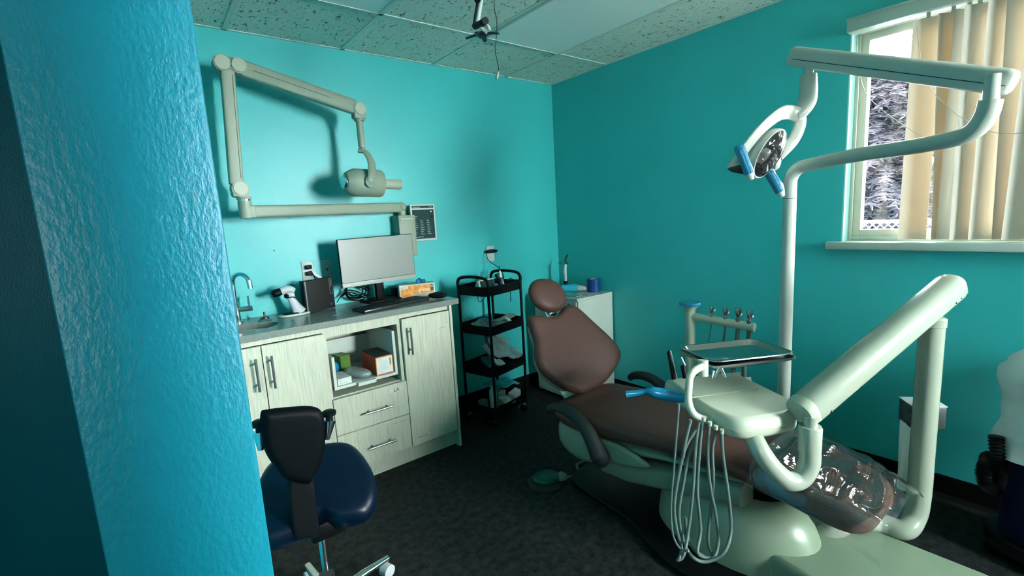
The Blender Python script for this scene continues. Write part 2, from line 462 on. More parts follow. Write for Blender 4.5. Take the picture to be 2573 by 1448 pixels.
# ================================================================== SETTING
mb = MB().box2((-4.4, -5.2, -0.1), (0.15, 0.15, 0)); struct('floor', mb, FLOORM)
mb = MB().box2((-4.4, -5.2, H), (0.15, 0.15, H + 0.1)); struct('ceiling', mb, TILE)
mb = MB().box2((-4.4, 0, 0), (0.15, 0.12, H)); struct('wall_back', mb, PAINT)
mb = MB()
mb.box2((0, -5.2, 0), (0.14, 0, WZ0)); mb.box2((0, -5.2, WZ1), (0.14, 0, H))
mb.box2((0, WY0, WZ0), (0.14, 0, WZ1)); mb.box2((0, -5.2, WZ0), (0.14, WY1, WZ1))
struct('wall_right', mb, PAINT)
mb = MB().box2((-2.857, -2.40, 0), (-2.729, 0, H), 0.004, 2); struct('wall_left', mb, PAINT_DIM, smooth=True)
mb = MB().box2((-4.4, -5.2, 0), (-4.28, 0, 1.0)).box2((-4.4, -5.2, 1.8), (-4.28, 0, H)).box2((-4.4, -5.2, 1.0), (-4.28, -4.4, 1.8)).box2((-4.4, -3.95, 1.0), (-4.28, 0, 1.8)); struct('wall_hall', mb, WHITEP)  # white and cut open to throw light onto the hall end
mb = MB(); F0, F1 = -0.85, -0.25  # gap for the added window
mb.box2((-4.3, -5.2, 0), (0.0, -5.08, 1.0)); mb.box2((-4.3, -5.2, 2.25), (0.0, -5.08, H))
mb.box2((-4.3, -5.2, 1.0), (F0, -5.08, 2.25)); mb.box2((F1, -5.2, 1.0), (0.0, -5.08, 2.25))
struct('wall_front', mb, PAINT)
mb = MB().box2((-4.28, -0.70, 0), (-2.857, -0.6, H)); struct('wall_hall_end', mb, PAINT_DIM)
# the wall goes on beyond the doorway the camera stands in; unseen door leaf added to shade the near wall end
mb = MB().box2((-2.857, -5.08, 0), (-2.729, -3.32, H)); struct('wall_left_beyond', mb, PAINT_DIM)
mb = MB().box2((-2.857, -3.32, 2.06), (-2.729, -2.40, H)); struct('wall_left_header', mb, PAINT_DIM)
dr_ = struct('added_shade_door', MB().box2((-2.72, -3.335, 0.01), (-2.01, -3.295, 2.05), 0.002), WHITEP)
finish('added_door_handle', MB().cyl((-2.03, -3.29, 1.0), (-2.03, -3.24, 1.0), 0.024).box((-2.06, -3.235, 1.0), (0.11, 0.012, 0.02), 0.004), STEEL, dr_)
# the hall wall opening is added, out of view, to brighten the hall
# hall door casing (dark strip at the lower left)
mb = MB().box2((-3.62, -0.745, 0), (-3.53, -0.60, 2.08)); struct('trim_1', mb, PAINT_DIM)

# cove base
def cove(mb, a, b, nrm):
    a = Vector(a); b = Vector(b); nrm = Vector(nrm)
    prof = [(0.0, 0.108), (0.004, 0.108), (0.006, 0.10), (0.006, 0.02), (0.012, 0.008), (0.022, 0.0), (0.0, 0.0)]
    mb.rings([[p + nrm * d + Vector((0, 0, z)) for d, z in prof] for p in (a, b)])
mb = MB(); cove(mb, (-1.33, 0, 0), (0, 0, 0), (0, -1, 0)); struct('baseboard_back', mb, BASEB)
mb = MB(); cove(mb, (0, 0, 0), (0, -5.08, 0), (-1, 0, 0)); struct('baseboard_right', mb, BASEB)
# small screw left in the back wall
# ceiling grid
mb = MB()
for x in (-0.475, -1.083, -1.69, -2.297, -2.9, -3.5, -4.1):
    mb.box2((x - 0.011, -5.08, H - 0.004), (x + 0.011, 0, H + 0.002))
for y in (-0.57, -1.79, -3.01, -4.23):
    mb.box2((-4.28, y - 0.011, H - 0.004), (0, y + 0.011, H + 0.002))
mb.box2((-4.28, -0.016, H - 0.004), (0, 0, H + 0.002)); mb.box2((-0.016, -5.08, H - 0.004), (0, 0, H + 0.002))
struct('trim_2', mb, TBAR)
# unlit troffers
for x0, lab in ((-1.083, 'large unlit white ceiling light panel beside the bracket, nearer the window wall'), (-2.297, 'unlit white ceiling light panel at the frame edge, above the x-ray arm side')):
    t = thing('ceiling_light', lab, 'ceiling light', (x0 + 0.304, -1.18, H), 0, 'flat ceiling light panels')
    a, b = x0 + 0.012, x0 + 0.596
    f = MB()
    f.box2((a, -1.779, H - 0.012), (a + 0.012, -0.581, H - 0.001)); f.box2((b - 0.012, -1.779, H - 0.012), (b, -0.581, H - 0.001))
    f.box2((a, -0.593, H - 0.012), (b, -0.581, H - 0.001)); f.box2((a, -1.779, H - 0.012), (b, -1.767, H - 0.001))
    finish('frame', f, WHITEP, t, smooth=False)
    finish('diffuser', MB().box2((a + 0.012, -1.767, H - 0.009), (b - 0.012, -0.593, H - 0.001)), LENS, t, smooth=False)

# ---- window
w = bpy.data.objects.new('window_1', None); COL.objects.link(w); w.location = (0.1, (WY0 + WY1) / 2, WZ0); w['kind'] = 'structure'
ROOTM['window_1'] = Matrix.Translation(w.location)
def rectframe(mb, x0, x1, ya, yb, za, zb, t, bev=0.003):
    mb.box2((x0, ya, za), (x1, ya - t, zb), bev); mb.box2((x0, yb + t, za), (x1, yb, zb), bev)
    mb.box2((x0, ya - t, zb - t), (x1, yb + t, zb), bev); mb.box2((x0, ya - t, za), (x1, yb + t, za + t), bev)
CREAMF = mat('cream_vinyl_frame', (0.66, 0.60, 0.50), rough=0.4)
mb = MB(); rectframe(mb, 0.07, 0.138, WY0 - 0.001, WY1 + 0.001, WZ0 + 0.001, WZ1 - 0.001, 0.02); finish('window_frame', mb, WHITEP, w)
ym = (WY0 + WY1) / 2
mb = MB(); rectframe(mb, 0.082, 0.13, WY0 - 0.021, ym, WZ0 + 0.021, WZ1 - 0.021, 0.034); finish('sash', mb, CREAMF, w)
mb = MB(); rectframe(mb, 0.082, 0.13, ym, WY1 + 0.021, WZ0 + 0.021, WZ1 - 0.021, 0.034); finish('sash', mb, CREAMF, w)
finish('pane', MB().box2((0.103, WY0 - 0.05, WZ0 + 0.05), (0.107, ym + 0.03, WZ1 - 0.05)), PANE, w, smooth=False)
finish('pane', MB().box2((0.103, ym - 0.03, WZ0 + 0.05), (0.107, WY1 + 0.05, WZ1 - 0.05)), PANE, w, smooth=False)
w2 = bpy.data.objects.new('added_fill_window', None); COL.objects.link(w2); w2.location = (-0.55, -5.14, 1.0); w2['kind'] = 'structure'  # unseen window, added to fill the room with light from behind
ROOTM['added_fill_window'] = Matrix.Translation(w2.location)
mb = MB()
for xa, xb, za, zb in ((F0, F1, 1.0, 1.04), (F0, F1, 2.21, 2.25), (F0, F0 + 0.04, 1.0, 2.25), (F1 - 0.04, F1, 1.0, 2.25), (F0, F1, 1.62, 1.65)): mb.box2((xa, -5.17, za), (xb, -5.11, zb), 0.003)
finish('window_frame', mb, WHITEP, w2)
mb = MB().box2((-0.05, -2.011, WZ0 - 0.036), (0.07, WY1 - 0.05, WZ0 + 0.001), 0.004); struct('window_sill', mb, WHITEP, smooth=True)
# pale aqua lining on the window reveal
mb = MB(); mb.box2((0.001, WY0, WZ0 + 0.001), (0.07, WY0 - 0.006, WZ1)); struct('trim_3', mb, mat('pale_aqua_reveal', (0.30, 0.62, 0.56), 0.5))

# ---- vertical blind
bl = thing('vertical_blind', 'cream vertical blind with uneven hanging vanes across the window', 'blind', (0.0, -2.7, WZ0))
mb = MB().box2((-0.045, WY0 + 0.004, WZ1 - 0.028), (0.035, WY1 - 0.03, WZ1 + 0.028), 0.004)
mb.box2((-0.05, WY0 + 0.006, WZ1 + 0.024), (0.0, WY1 - 0.03, WZ1 + 0.034), 0.002)
finish('headrail', mb, WHITEPL, bl)
def vane(y, ang, lean=0.0, wdt=0.1, x=0.0, z1=WZ1 - 0.045, z0=WZ0 + 0.012):
    mb = MB(); n = 8
    ca, sa = math.cos(ang), math.sin(ang)
    rows = []
    for i in range(13):
        t = i / 12; z = z1 + (z0 - z1) * t
        r = []
        for j in range(n + 1):
            s = (j / n - 0.5) * wdt; c = 0.010 * (1 - (2 * j / n - 1) ** 2)
            r.append(Vector((x + c * ca + s * sa, y - s * ca + c * sa - lean * t, z)))
        rows.append(r)
    back = [[p + Vector((0.0012 * ca, 0, 0)) for p in r] for r in rows]
    mb.rings([r + b[::-1] for r, b in zip(rows, back)])
    v = finish('vane', mb, VANE, bl, angle=60)
    hm = MB().box((x, y, z1 + 0.012), (0.004, 0.014, 0.03)); finish('hanger', hm, WHITEPL, v, smooth=False)
vn = [(-2.350, 0.30, -0.005), (-2.428, 0.55, 0.03), (-2.475, 0.62, -0.005), (-2.510, 0.60, 0.01), (-2.575, 0.7, 0.0), (-2.63, 0.5, 0.02), (-2.70, 0.5, -0.02)]
for i, (y, a, ln) in enumerate(vn): vane(y, a, ln, x=-0.002 + 0.012 * (i % 3))
for k in range(7): vane(-2.78 - 0.09 * k, 0.70 + 0.15 * math.sin(k * 2.1), 0.0, x=0.0)      # unseen vanes, turned open to let light onto the back wall
mb = MB()
mb.tube([V(-0.006, -2.09, 2.16), V(-0.03, -2.14, 1.9), V(-0.035, -2.29, 1.72), V(-0.035, -2.42, 1.62), V(-0.035, -2.5, 1.6)], 0.0015, 6, 8)
mb.tube([V(-0.006, -2.31, 2.15), V(-0.03, -2.36, 1.9), V(-0.03, -2.46, 1.74), V(-0.03, -2.60, 1.63), V(-0.03, -2.8, 1.62)], 0.0013, 6, 8)
finish('pull_cord', mb, WHITEPL, bl)

# ---- outdoors
mb = MB().box2((0.3, -14, -0.3), (30, 12, -0.25)); o = struct('exterior_ground', mb, GRASSM)
def conifer(x, y, h, r, seed, label):
    t = thing('conifer_tree', label, 'tree', (x, y, -0.25), 0, 'trees beyond the window')
    rnd = random.Random(seed)
    finish('trunk', MB().cyl((x, y, -0.25), (x, y, h), 0.18, 0.03, 10), BARKM, t)
    mb = MB()
    for k in range(420):
        u = rnd.random() ** 1.15; z = 0.2 + u * (h - 0.3); a = rnd.random() * 2 * PI
        L = r * (1 - u * 0.85) * rnd.uniform(0.6, 1.1)
        d = Vector((math.cos(a), math.sin(a), -0.18)); b = Vector((x, y, z))
        pts = [b + d * L * q + Vector((0, 0, -0.25 * L * q * q + 0.12 * L * q)) for q in (0.1, 0.5, 1.0)]
        mb.tube(pts, [0.03, 0.03, 0.01], 4, 0)
        for m_ in range(60):
            q = rnd.uniform(0.3, 1.0); c = b + d * L * q + Vector((0, 0, -0.25 * L * q * q + 0.12 * L * q))
            e = Vector((rnd.uniform(-1, 1), rnd.uniform(-1, 1), rnd.uniform(-0.5, 0.1))).normalized() * 0.13
            mb.tube([c, c + e], [0.026, 0.008], 3, flat=(0.6, 1), cap=False)
    finish('needles', mb, NEEDLE, t, smooth=False)
conifer(7.5, -0.35, 3.7, 2.3, 3, 'broad conifer standing behind the chain-link fence outside the window')
conifer(12.6, 1.3, 3.2, 2.6, 5, 'second conifer farther behind the fence outside the window')
t = thing('chain_link_fence', 'chain-link fence with top rail outside the window', 'fence', (4.2, -1.0, -0.25))
mb = MB()
fz0, fz1 = -0.25, 1.10
for k in range(64):
    y = -3.6 + k * 0.075
    hh = fz1 - fz0
    mb.tube([V(4.2, y, fz0), V(4.2, y + hh, fz1)], 0.006, 4); mb.tube([V(4.2, y + hh, fz0), V(4.2, y, fz1)], 0.006, 4)
finish('wire_mesh', mb, WIREM, t, smooth=False)
finish('top_rail', MB().cyl((4.2, -4, fz1), (4.2, 3, fz1), 0.02), WIREM, t)
finish('post', MB().cyl((4.2, -3.3, fz0), (4.2, -3.3, fz1 + 0.05), 0.03), WIREM, t)
finish('post', MB().cyl((4.2, 1.6, fz0), (4.2, 1.6, fz1 + 0.05), 0.03), WIREM, t)

# ================================================================== COUNTER RUN
CF = -0.46            # cabinet face plane
CT = 0.936            # worktop height
cab = thing('base_cabinet', 'long pale woodgrain base cabinet run under the grey worktop', 'cabinet', (-2.04, -0.23, 0))
mb = MB()
mb.box2((-1.379, CF - 0.019, 0), (-1.361, -0.002, 0.902), 0.001)          # end panel
mb.box2((-2.72, -0.012, 0.10), (-1.379, -0.002, 0.90))                    # back
mb.box2((-2.72, CF, 0.10), (-1.379, -0.012, 0.115))                        # bottom
mb.box2((-2.12, CF, 0.115), (-2.10, -0.012, 0.90)); mb.box2((-1.712, CF, 0.115), (-1.694, -0.012, 0.90))
mb.box2((-2.72, CF - 0.001, 0.876), (-1.379, CF + 0.02, 0.902))            # top rail
mb.box2((-2.10, CF - 0.001, 0.848), (-1.694, CF + 0.02, 0.877))            # rail over the opening
mb.box2((-2.1, CF + 0.02, 0.505), (-1.712, -0.012, 0.518))                 # shelf under the opening
finish('carcass', mb, WOOD, cab, smooth=False)
finish('toe_kick', MB().box2((-2.72, CF + 0.03, 0), (-1.379, CF + 0.045, 0.10)), WOOD, cab, smooth=False)
def bar_handle(parent, p, axis, L=0.155):
    HM_ = MATS.get('handle_steel') or mat('handle_steel', (0.26, 0.28, 0.26), rough=0.3, metal=1.0)
    p = Vector(p); a = Vector(axis)
    mb = MB(); q = p + Vector((0, -0.034, 0))
    mb.cyl(q - a * L / 2, q + a * L / 2, 0.006, n=14)
    for s in (-1, 1):
        mb.cyl(p + a * s * L * 0.33, q + a * s * L * 0.33, 0.005, n=10)
    return finish('handle', mb, HM_, parent)
def door(x0, x1, hx):
    d = finish('door', MB().box2((x0, CF - 0.019, 0.112), (x1, CF - 0.001, 0.872), 0.001), WOOD, cab, smooth=False)
    bar_handle(d, (hx, CF - 0.019, 0.745), (0, 0, 1), 0.158); return d
door(-2.69, -2.407, -2.44); door(-2.403, -2.112, -2.372); d3 = door(-1.690, -1.383, -1.655)
def drawer(z0, z1, hz):
    d = finish('drawer', MB().box2((-2.108, CF - 0.019, z0), (-1.694, CF - 0.001, z1), 0.001), WOOD, cab, smooth=False)
    bar_handle(d, (-1.88, CF - 0.019, hz), (1, 0, 0), 0.158); return d
dr1 = drawer(0.318, 0.515, 0.405); dr2 = drawer(0.112, 0.314, 0.203)
FY = CF - 0.0195
LABELM = mat('clear_label_tape', (0.42, 0.47, 0.37), rough=0.35)
for par, x0, x1, z0, z1 in ((dr1, -1.80, -1.72, 0.466, 0.497), (dr2, -1.795, -1.705, 0.276, 0.295), (d3, -1.468, -1.398, 0.770, 0.792), (d3, -1.66, -1.575, 0.146, 0.163)):
    o = finish('label', MB().box2((x0, FY - 0.0006, z0), (x1, FY, z1)), LABELM, par, smooth=False)
    if par is dr1: text('lettering', 'LA', 0.03, FACE((-1.776, FY - 0.0009, 0.470)), INK, o)
    elif par is dr2: text('lettering', 'SMART INSTRUMENTS', 0.0095, FACE((-1.79, FY - 0.0009, 0.282)), INK, o, sx=0.85)
    elif z0 > 0.7:
        text('lettering', 'NO\nSURGICAL TIPS', 0.009, FACE((-1.433, FY - 0.0009, 0.783)), INK, o, align='CENTER', sx=0.9)
    else: text('lettering', 'IMPRESSION', 0.0125, FACE((-1.657, FY - 0.0009, 0.150)), INK, o)
# inner tray drawer, its white front missing
tr = MB()
tr.box2((-2.085, CF + 0.01, 0.556), (-1.728, -0.06, 0.572))
tr.box2((-2.085, CF + 0.008, 0.556), (-2.070, -0.06, 0.735)); tr.box2((-1.743, CF + 0.008, 0.556), (-1.728, -0.06, 0.81))
tr.box2((-2.085, -0.075, 0.556), (-1.728, -0.06, 0.74)); tr.box2((-1.965, CF - 0.012, 0.552), (-1.865, CF + 0.03, 0.571))
finish('drawer_box', tr, WHITEPL, cab, smooth=False)
# things in the tray drawer
def boxthing(name, label, cat, c, d, m, rz=0, group=None, bev=0.001):
    t = thing(name, label, cat, c, rz, group)
    b = MB(ROOTM[t.name]).box((0, 0, d[2] / 2), d, bev)
    finish('carton' if name.endswith('carton') else 'body', b, m, t, smooth=False)
    return t, ROOTM[t.name]
t, M = boxthing('supply_carton', 'open red and orange carton with white label in the cabinet cubby', 'box', (-1.80, -0.34, 0.573), (0.10, 0.215, 0.105), REDC)
finish('label', MB(M).box2((-0.045, -0.1085, 0.008), (0.045, -0.1078, 0.099)), WHITEC, t, smooth=False)
finish('top_flap', MB(M).box2((-0.049, -0.106, 0.1052), (0.049, 0.106, 0.107)), MIDGREY, t, smooth=False)
b = MB(M)
for a_, b_, c_, d_ in ((-0.05, 0.05, 0.099, 0.105), (-0.05, -0.044, 0.0, 0.105), (0.044, 0.05, 0.0, 0.105)): b.box2((a_, -0.1083, c_), (b_, -0.1076, d_))
finish('orange_edge', b, ORANGE, t, smooth=False)
b = MB(M)
for k in range(9): b.box2((-0.038, -0.1090, 0.030 + k * 0.006), (0.012 + 0.008 * (k % 3), -0.1086, 0.0312 + k * 0.006))
b.box2((-0.038, -0.1090, 0.088), (-0.02, -0.1086, 0.092)); b.box2((-0.034, -0.1090, 0.018), (-0.012, -0.1086, 0.021))
finish('lettering', b, GREYINK, t, smooth=False)
finish('green_stripe', MB(M).box2((0.030, -0.1092, 0.05), (0.037, -0.1087, 0.09)), GREENC, t, smooth=False)
t, M = boxthing('small_carton', 'small white carton at the near side of the cabinet cubby', 'box', (-2.028, -0.375, 0.573), (0.075, 0.13, 0.036), WHITEC, 0.05)
b = MB(M); b.box2((-0.03, -0.0655, 0.008), (0.01, -0.0652, 0.011)); b.box2((-0.03, -0.0655, 0.022), (-0.018, -0.0652, 0.028)); finish('lettering', b, GREYINK, t, smooth=False)
t, M = boxthing('green_carton', 'bright green carton deep inside the cabinet cubby', 'box', (-1.955, -0.19, 0.573), (0.06, 0.09, 0.10), GREENC, 0.2)
finish('dark_side', MB(M).box2((0.0305, -0.044, 0.004), (0.032, 0.044, 0.096)), REDC, t, smooth=False)
mb = MB(); mb.cushion([(-0.03, -0.08), (0.03, -0.08), (0.033, 0.08), (-0.033, 0.08)], 0.04, Matrix.Translation((-1.93, -0.37, 0.60)) @ Matrix.Rotation(0.32, 4, 'Z'), edge=0.4)
o = finish('wrapped_bundle', mb, CLEARBAG, None); tag(o, 'clear wrapped bundle of white sticks lying in the cabinet cubby', 'bundle'); origin_to(o, (-1.93, -0.37, 0.58))
mb = MB()
for k in range(9):
    x = -0.022 + 0.0055 * k; mb.cyl((x, -0.072, 0.002 * (k % 3)), (x, 0.072, 0.002 * (k % 3)), 0.003, n=8)
for v in mb.bm.verts: v.co = Matrix.Translation((-1.93, -0.37, 0.598)) @ Matrix.Rotation(0.32, 4, 'Z') @ v.co
p = finish('sticks', mb, WHITEC, o)
mb = MB(); mb.cushion([(-0.04, -0.04), (0.04, -0.05), (0.045, 0.05), (-0.03, 0.04)], 0.075, Matrix.Translation((-2.03, -0.2, 0.611)), edge=0.4)
o = finish('blue_pouch', mb, BARRIER, None); tag(o, 'crumpled blue pouch behind the small white carton in the cubby', 'pouch'); origin_to(o, (-2.03, -0.2, 0.574))

# ---- worktop with sink cut out
SX, SY, SA, SB = -2.47, -0.285, 0.19, 0.125
def ell(a, b, z, n=40): return [Vector((SX + a * math.cos(2 * PI * k / n), SY + b * math.sin(2 * PI * k / n), z)) for k in range(n)]
mb = MB()
x0, x1, y0, y1 = -2.727, -1.312, -0.487, -0.001
def sq(z, n=40):
    out = []
    for k in range(n):
        a = 2 * PI * k / n; c, s_ = math.cos(a), math.sin(a)
        sx0, sx1 = -2.727, -2.22
        tx = ((sx1 - SX) if c > 0 else (sx0 - SX)) / c if abs(c) > 1e-6 else 1e9
        ty = ((y1 - SY) if s_ > 0 else (y0 - SY)) / s_ if abs(s_) > 1e-6 else 1e9
        t_ = min(tx, ty); out.append(Vector((SX + c * t_, SY + s_ * t_, z)))
    # snap the nearest samples onto the corners
    for cx in (sx0, sx1):
        for cy in (y0, y1):
            j = min(range(n), key=lambda q: (out[q] - Vector((cx, cy, z))).length); out[j] = Vector((cx, cy, z))
    return out
mb.rings([sq(CT), ell(SA, SB, CT), ell(SA, SB, 0.903), sq(0.903)], False, False, True, True)
mb.box2((-2.2201, y0, 0.903), (x1, y1, CT), 0.002)
wt = finish('worktop', mb, STONE, None, smooth=False); tag(wt, 'speckled grey stone worktop on the pale base cabinets', 'worktop'); origin_to(wt, (-2.0, -0.24, 0.903))
mb = MB()
rings = [ell(SA + 0.006, SB + 0.006, 0.9025)] + [ell(SA * f, SB * f, z) for f, z in ((1.0, 0.9025), (0.97, 0.86), (0.9, 0.80), (0.75, 0.785), (0.1, 0.78))]
mb.rings(rings, False, True)
o = finish('sink_basin', mb, STEEL, None, recalc=False); tag(o, 'oval undermount steel sink basin in the worktop', 'sink'); origin_to(o, (SX, SY, 0.78))
# ---- faucet
fx, fy = -2.432, -0.085
ft = thing('faucet', 'chrome gooseneck faucet with side lever behind the sink', 'faucet', (fx, fy, CT))
mb = MB(); mb.lathe([(0.026, 0), (0.026, 0.006), (0.017, 0.010), (0.0165, 0.10), (0.011, 0.105), (0.011, 0.13)], M=Matrix.Translation((fx, fy, CT))); finish('body', mb, CHROME, ft)
d = V(0.62, -0.78, 0).normalized()
pts = [V(fx, fy, CT + 0.13), V(fx, fy, CT + 0.2)]
for k in range(0, 13):
    a = PI * k / 12 * 0.93; pts.append(V(fx, fy, CT + 0.205) + d * (0.052 - 0.052 * math.cos(a)) + V(0, 0, 0.052 * math.sin(a)))
e = pts[-1]; pts.append(e + V(0, 0, -0.03) + d * 0.004)
finish('spout', MB().tube(pts, 0.0105, 14), CHROME, ft)
finish('nozzle', MB().cyl(pts[-2] + V(0, 0, 0.006), pts[-1] + V(0, 0, -0.006), 0.0125), CHROME, ft)
mb = MB(); mb.cyl((fx, fy, CT + 0.068), (fx + 0.075, fy - 0.01, CT + 0.068), 0.015); mb.cyl((fx + 0.06, fy - 0.008, CT + 0.08), (fx + 0.06, fy - 0.008, CT + 0.135), 0.005, n=12)
finish('lever', mb, CHROME, ft)
# ---- sink stopper on a dish
t = thing('sink_stopper', 'small round steel sink stopper with upright stem beside the faucet', 'stopper', (-2.315, -0.155, CT))
mb = MB(); mb.lathe([(0.034, 0), (0.036, 0.004), (0.030, 0.009), (0.018, 0.011)], M=Matrix.Translation((-2.315, -0.155, CT))); finish('dish', mb, STEEL, t)
mb = MB(); mb.lathe([(0.022, 0.011), (0.022, 0.018), (0.005, 0.019), (0.005, 0.044), (0.004, 0.046)], M=Matrix.Translation((-2.315, -0.155, CT))); finish('knob', mb, DARKMET, t)
# ---- handheld scanner on its stand
c = V(-2.165, -0.145, CT)
t = thing('barcode_scanner', 'grey and black handheld scanner upright on an oval stand', 'scanner', c)
mb = MB(); mb.cushion([(-0.07, -0.035), (0.0, -0.05), (0.07, -0.035), (0.075, 0.02), (0, 0.045), (-0.075, 0.02)], 0.012, Matrix.Translation(c + V(0, 0, 0.007)), edge=0.12); finish('stand_base', mb, WHITEPL, t)
mb = MB(); mb.cushion([(-0.05, -0.02), (0.0, -0.034), (0.03, -0.02), (0.03, 0.01), (0, 0.02), (-0.05, 0.01)], 0.006, Matrix.Translation(c + V(-0.005, 0, 0.015)), edge=0.2); finish('stand_pad', mb, BLACKP, t)
GREYPL = mat('pale_grey_plastic', (0.42, 0.46, 0.46), rough=0.4)
mb = MB(); mb.tube([c + V(0.03, 0, 0.012), c + V(0.012, 0, 0.05), c + V(-0.005, 0, 0.10), c + V(-0.01, 0, 0.145)], [0.038, 0.026, 0.021, 0.020], 18, 6, flat=(1, 0.8), up=(1, 0, 0)); finish('handle', mb, GREYPL, t)
mb = MB(); mb.tube([c + V(0.012, 0, 0.135), c + V(-0.022, 0, 0.150), c + V(-0.062, 0, 0.138)], [0.020, 0.024, 0.022], 18, 6, flat=(0.9, 1.1)); finish('head', mb, GREYPL, t)
mb = MB(); mb.tube([c + V(-0.055, 0, 0.141), c + V(-0.085, 0, 0.134), c + V(-0.1, 0, 0.128)], [0.0235, 0.026, 0.016], 18, 4, flat=(0.85, 1.15)); finish('scan_window', mb, BLACKP, t)
mb = MB(); mb.sphere(c + V(-0.028, -0.002, 0.112), (0.014, 0.016, 0.013)); finish('trigger', mb, BLACKP, t)
mb = MB(); mb.tube([c + V(-0.024, -0.018, 0.104), c + V(0.005, -0.026, 0.104), c + V(0.035, -0.022, 0.07), c + V(0.06, -0.01, 0.045), c + V(0.09, 0.03, 0.05)], 0.0022, 8, 8); finish('cord', mb, BLACKP, t)
# ---- small desktop computer on its side
c = V(-2.02, -0.12, CT)
t = thing('desktop_computer', 'small black desktop computer standing upright on the worktop', 'computer', c, 0.28)
M = ROOTM[t.name]
mb = MB(M).box((0, 0, 0.093), (0.18, 0.036, 0.178), 0.002); finish('case', mb, mat('charcoal_metal', (0.012, 0.014, 0.012), 0.6, 0.0, spec=0.2), t)
mb = MB(M); mb.box2((-0.094, -0.02, 0.001), (-0.088, 0.02, 0.183), 0.002); finish('front_bezel', mb, BLACKP, t)
mb = MB(M); mb.box2((-0.087, -0.0188, 0.006), (-0.080, -0.0182, 0.178)); finish('chrome_strip', mb, STEEL, t, smooth=False)
mb = MB(M)
mb.box2((0.064, -0.0188, 0.088), (0.066, -0.0181, 0.178)); mb.box2((0.080, -0.0188, 0.088), (0.082, -0.0181, 0.178))
mb.box2((0.064, -0.0188, 0.176), (0.082, -0.0181, 0.178)); mb.box2((0.064, -0.0188, 0.088), (0.082, -0.0181, 0.090)); mb.box2((0.070, -0.0188, 0.13), (0.075, -0.0181, 0.17))
finish('badge', mb, STEEL, t, smooth=False)
finish('blue_sticker', MB(M).box2((0.060, -0.0188, 0.022), (0.072, -0.0181, 0.036)), TAPE, t, smooth=False)
# ---- monitor
mc = (aty(843, 603, -0.20) + aty(1030, 590, -0.17) + aty(1047, 697, -0.17) + aty(862, 728, -0.20)) / 4
t = thing('computer_monitor', 'thin-bezel computer monitor with blank grey screen above the keyboard', 'monitor', (-1.665, -0.16, CT))
TL, TR, BR, BL = aty(843, 603, -0.20), aty(1030, 590, -0.17), aty(1047, 697, -0.17), aty(862, 728, -0.20)
MM = frame((TL + BR) / 2, ((TR - TL) + (BR - BL)), ((TL - BL) + (TR - BR)))
Wm = ((TR - TL).length + (BR - BL).length) / 2; Hm = ((TL - BL).length + (TR - BR).length) / 2
mb = MB(MM).box((0, 0, -0.008), (Wm, Hm, 0.016), 0.003); mb.box((0, -0.02, -0.022), (Wm * 0.7, Hm * 0.7, 0.02), 0.008); finish('housing', mb, BLACKP, t)
mb = MB(MM).box2((-Wm / 2 + 0.004, -Hm / 2 + 0.028, 0.0), (Wm / 2 - 0.004, Hm / 2 - 0.004, 0.0012)); finish('screen', mb, SCREEN, t, smooth=False)
mb = MB(MM).box2((-Wm / 2 + 0.001, -Hm / 2 + 0.001, 0.0), (Wm / 2 - 0.001, -Hm / 2 + 0.026, 0.003), 0.001); finish('lower_bezel', mb, BEZEL, t)
text('logo', 'lenovo', 0.014, MM @ Matrix.Translation((-Wm / 2 + 0.008, -Hm / 2 + 0.008, 0.0034)), CREAMINK, t, 0.0005)
sb = V(-1.645, -0.10, CT)
mb = MB(); mb.box2((sb.x - 0.025, sb.y - 0.015, CT + 0.01), (sb.x + 0.025, sb.y + 0.02, 1.2), 0.004); finish('stand', mb, BLACKP, t)
mb = MB(); mb.box((sb.x, sb.y + 0.0, CT + 0.006), (0.21, 0.17, 0.011), 0.004); finish('stand_base', mb, BLACKP, t)
# ---- keyboard, mouse
KL, KR = atz(905, 790, CT), atz(1060, 752, CT); kd = (KR - KL); kd.z = 0; kw = kd.length; kx = kd.normalized()
kc = (KL + KR) / 2 + Vector((-kx.y, kx.x, 0)) * 0.065
kc = V(-1.680, -0.355, CT); kx = V(0.985, 0.17, 0).normalized()
M = frame(kc, kx, Vector((-kx.y, kx.x, 0)))
t = thing('keyboard', 'slim black keyboard below the monitor near the counter edge', 'keyboard', kc, math.atan2(kx.y, kx.x))
mb = MB(M).box((0, 0, 0.009), (0.44, 0.135, 0.016), 0.004); finish('tray', mb, mat('keyboard_shell', (0.02, 0.025, 0.025), 0.25), t)
mb = MB(M)
for r in range(5):
    for k in range(15): mb.box((-0.196 + k * 0.028, -0.046 + r * 0.0235, 0.0185), (0.023, 0.018, 0.004), 0.001, 1)
finish('keys', mb, BLACKP, t)
c = V(-1.400, -0.385, CT)
t = thing('computer_mouse', 'black computer mouse at the front right corner of the worktop', 'mouse', c, 0.9)
mb = MB(ROOTM[t.name]).cushion([(-0.03, -0.05), (0, -0.058), (0.03, -0.05), (0.033, 0.03), (0, 0.056), (-0.033, 0.03)], 0.026, Matrix.Translation((0, 0, 0.0235)), edge=0.3, crown=0.008, back=1.0); finish('shell', mb, BLACKP, t)
mb = MB(); mb.tube([c + V(-0.03, 0.045, 0.01), c + V(-0.08, 0.08, 0.012), c + V(-0.13, 0.10, 0.004), c + V(-0.19, 0.15, 0.004), c + V(-0.22, 0.3, 0.004)], 0.0018, 6, 8); finish('cord', mb, BLACKP, t)
